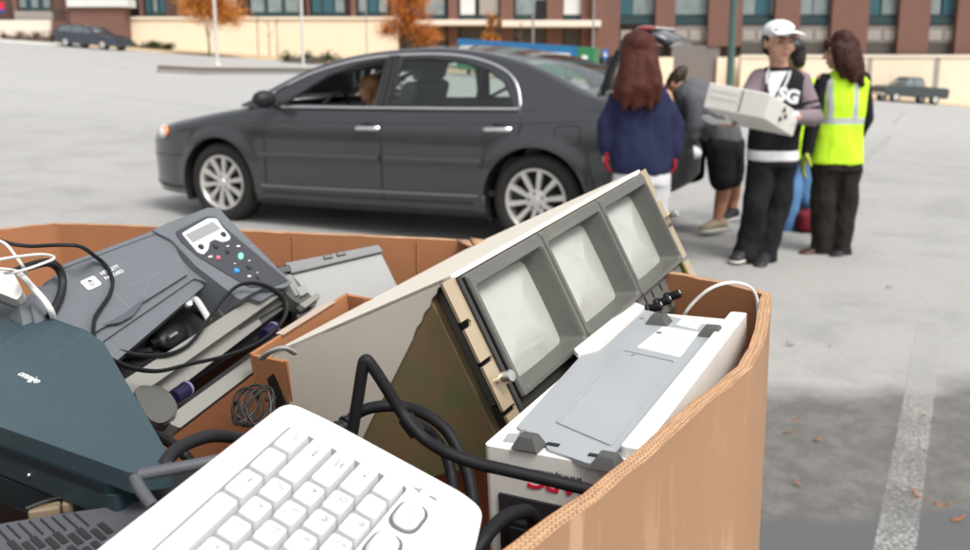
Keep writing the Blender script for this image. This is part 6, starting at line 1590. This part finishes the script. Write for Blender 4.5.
mb=MB();P.rings(mb,[(P.p(795,72),.08,.07),(P.p(795,82),.165,.10),(P.p(796,115),.155,.115),(P.p(797,158),.172,.125)]);P.chain(mb,[shL,P.p(775,118),P.p(778,142)],[.07,.058,.045]);P.chain(mb,[shR,P.p(811,118),P.p(806,142,-.1)],[.07,.058,.045]);P.part(mb,'jacket',[m_lime],.011,2,.006,9)
mb=MB();P.chain(mb,[P.p(791,160),kA,P.p(786,230),P.p(785,240)],[.10,.080,.072,.078]);P.chain(mb,[P.p(801,160),kB,P.p(809,228,.2)],[.10,.080,.075]);P.part(mb,'jeans',[m_jean],.011,2,.007,12)
shoe(P,P.p(788,243,.04),P.p(778,246,-.12),m_shoe,m_shoe);shoe(P,P.p(811,238,.25),P.p(803,240,.1),m_shoe,m_shoe)
mb=MB();mb.M=Mh;mb.ell((0,-.02,.03),(.092,.108,.09),16,10);mb.M=Matrix();P.chain(mb,[P.p(797,48,-.03),P.p(799,62,-.06)],[.07,.05]);P.part(mb,'hair',m_hairblk,.009,1,.005,24)
bg=P.o;b0=ground(807,236);bag=thing('holdall','maroon bag standing on the ground between the jeans and the brown boots','bag',loc=V((at(807,236,6.9).x,6.95,gz(1.9,6.95))))
mb=MB();mb.box((0,0,.085),(.17,.24,.16));bg_=mb.build('bag_body',m_maroon,bag,bevel=.05,seg=3);mb=MB();mb.tube(catmull([V((-.05,0,.16)),V((-.03,0,.19)),V((.03,0,.19)),V((.05,0,.16))],5),.008,n=8);mb.build('handle',m_blkcloth,bag)

# --- driver
Mc=car.matrix_basis.copy()
dp=thing('person','driver with light brown hair sitting behind the wheel of the sedan','person',M=Mc@T(1.23,.45,.55))
P=Person.__new__(Person);P.t=dp;P.skin=m_skin;P.b=MB()
hc=V((-.01,0,.545));Mh=headgeo(P.b,hc,V((-1,0,-.05)),.22);P.b.cap(hc,.055,V((.04,0,.38)),.055)
P.rings(P.b,[(V((.10,0,.0)),.13,.16),(V((.08,0,.2)),.12,.16),(V((.05,0,.33)),.10,.17),(V((.04,0,.39)),.05,.06)])
for s_ in (-1,1):
    P.chain(P.b,[V((.05,s_*.18,.32)),V((-.12,s_*.22,.14)),V((-.36,s_*.15,.28))],[.05,.042,.032]);hand(P.b,V((-.36,s_*.15,.28)),V((-.7,-s_*.1,.7)),V((-.5,-s_*.6,-.3)),V((.2,-s_*.8,.3)),1.,.6)
    P.chain(P.b,[V((.06,s_*.10,-.0)),V((-.36,s_*.12,.06)),V((-.62,s_*.12,-.22))],[.085,.06,.04])
bdy=P.body(.010);face_parts(Mh,bdy)
mb=MB();P.rings(mb,[(V((.10,0,.0)),.15,.18),(V((.08,0,.2)),.135,.18),(V((.05,0,.31)),.115,.185),(V((.045,0,.38)),.07,.09)])
for s_ in (-1,1): P.chain(mb,[V((.05,s_*.18,.31)),V((-.10,s_*.215,.16))],[.068,.058])
P.part(mb,'top',[cloth('beige_top',(.40,.30,.22))],.011,2,.005,9)
mb=MB();mb.M=Mh;mb.ell((0,-.028,.035),(.088,.098,.083),16,10);mb.cap((.06,-.03,.0),.035,(.06,-.035,-.10),.024);mb.cap((-.06,-.03,0),.035,(-.06,-.035,-.10),.024);mb.cap((0,-.08,0),.05,(0,-.07,-.11),.03);mb.M=Matrix();P.part(mb,'hair',m_blond,.008,1,.005,26)

# ================================================================== LIGHT, SKY, CAMERA
w=bpy.data.worlds.new('World');sc.world=w;w.use_nodes=True;nt=w.node_tree;bgn=nt.nodes['Background']
sk=nt.nodes.new('ShaderNodeTexSky');sk.sky_type='NISHITA';sk.sun_disc=False
SEL,SAZ=R(56),R(142)      # azimuth measured from +Y clockwise
sk.sun_elevation=SEL;sk.sun_rotation=SAZ;sk.air_density=1.3;sk.dust_density=5.;sk.ozone_density=1.
hs=nt.nodes.new('ShaderNodeHueSaturation');hs.inputs['Saturation'].default_value=.22;nt.links.new(sk.outputs[0],hs.inputs['Color']);nt.links.new(hs.outputs[0],bgn.inputs[0]);bgn.inputs[1].default_value=.13
sl=bpy.data.lights.new('sun','SUN');sl.energy=1.5;sl.angle=R(20);sl.color=(1,.965,.91);so=bpy.data.objects.new('sun',sl);COL.objects.link(so)
dv=V((math.sin(SAZ)*math.cos(SEL),math.cos(SAZ)*math.cos(SEL),math.sin(SEL)));so.rotation_euler=dv.to_track_quat('Z','Y').to_euler()
cd=bpy.data.cameras.new('camera');co=bpy.data.objects.new('camera',cd);COL.objects.link(co);co.location=CAM;co.rotation_euler=(R(90)-PIT,0,0)
cd.sensor_fit='HORIZONTAL';cd.sensor_width=36;cd.lens=FOC/970*36;cd.shift_y=-(275-CY)/970;cd.clip_start=.02;cd.clip_end=2000
cd.dof.use_dof=True;cd.dof.focus_distance=.86;cd.dof.aperture_fstop=cd.lens/1000/.0042
sc.camera=co
vs_=sc.view_settings;vs_.view_transform='Standard';vs_.look='None';vs_.gamma=1;vs_.use_curve_mapping=False;vs_.exposure=EXPO
sc.cycles.max_bounces=10;sc.cycles.use_denoising=True;sc.cycles.transparent_max_bounces=16
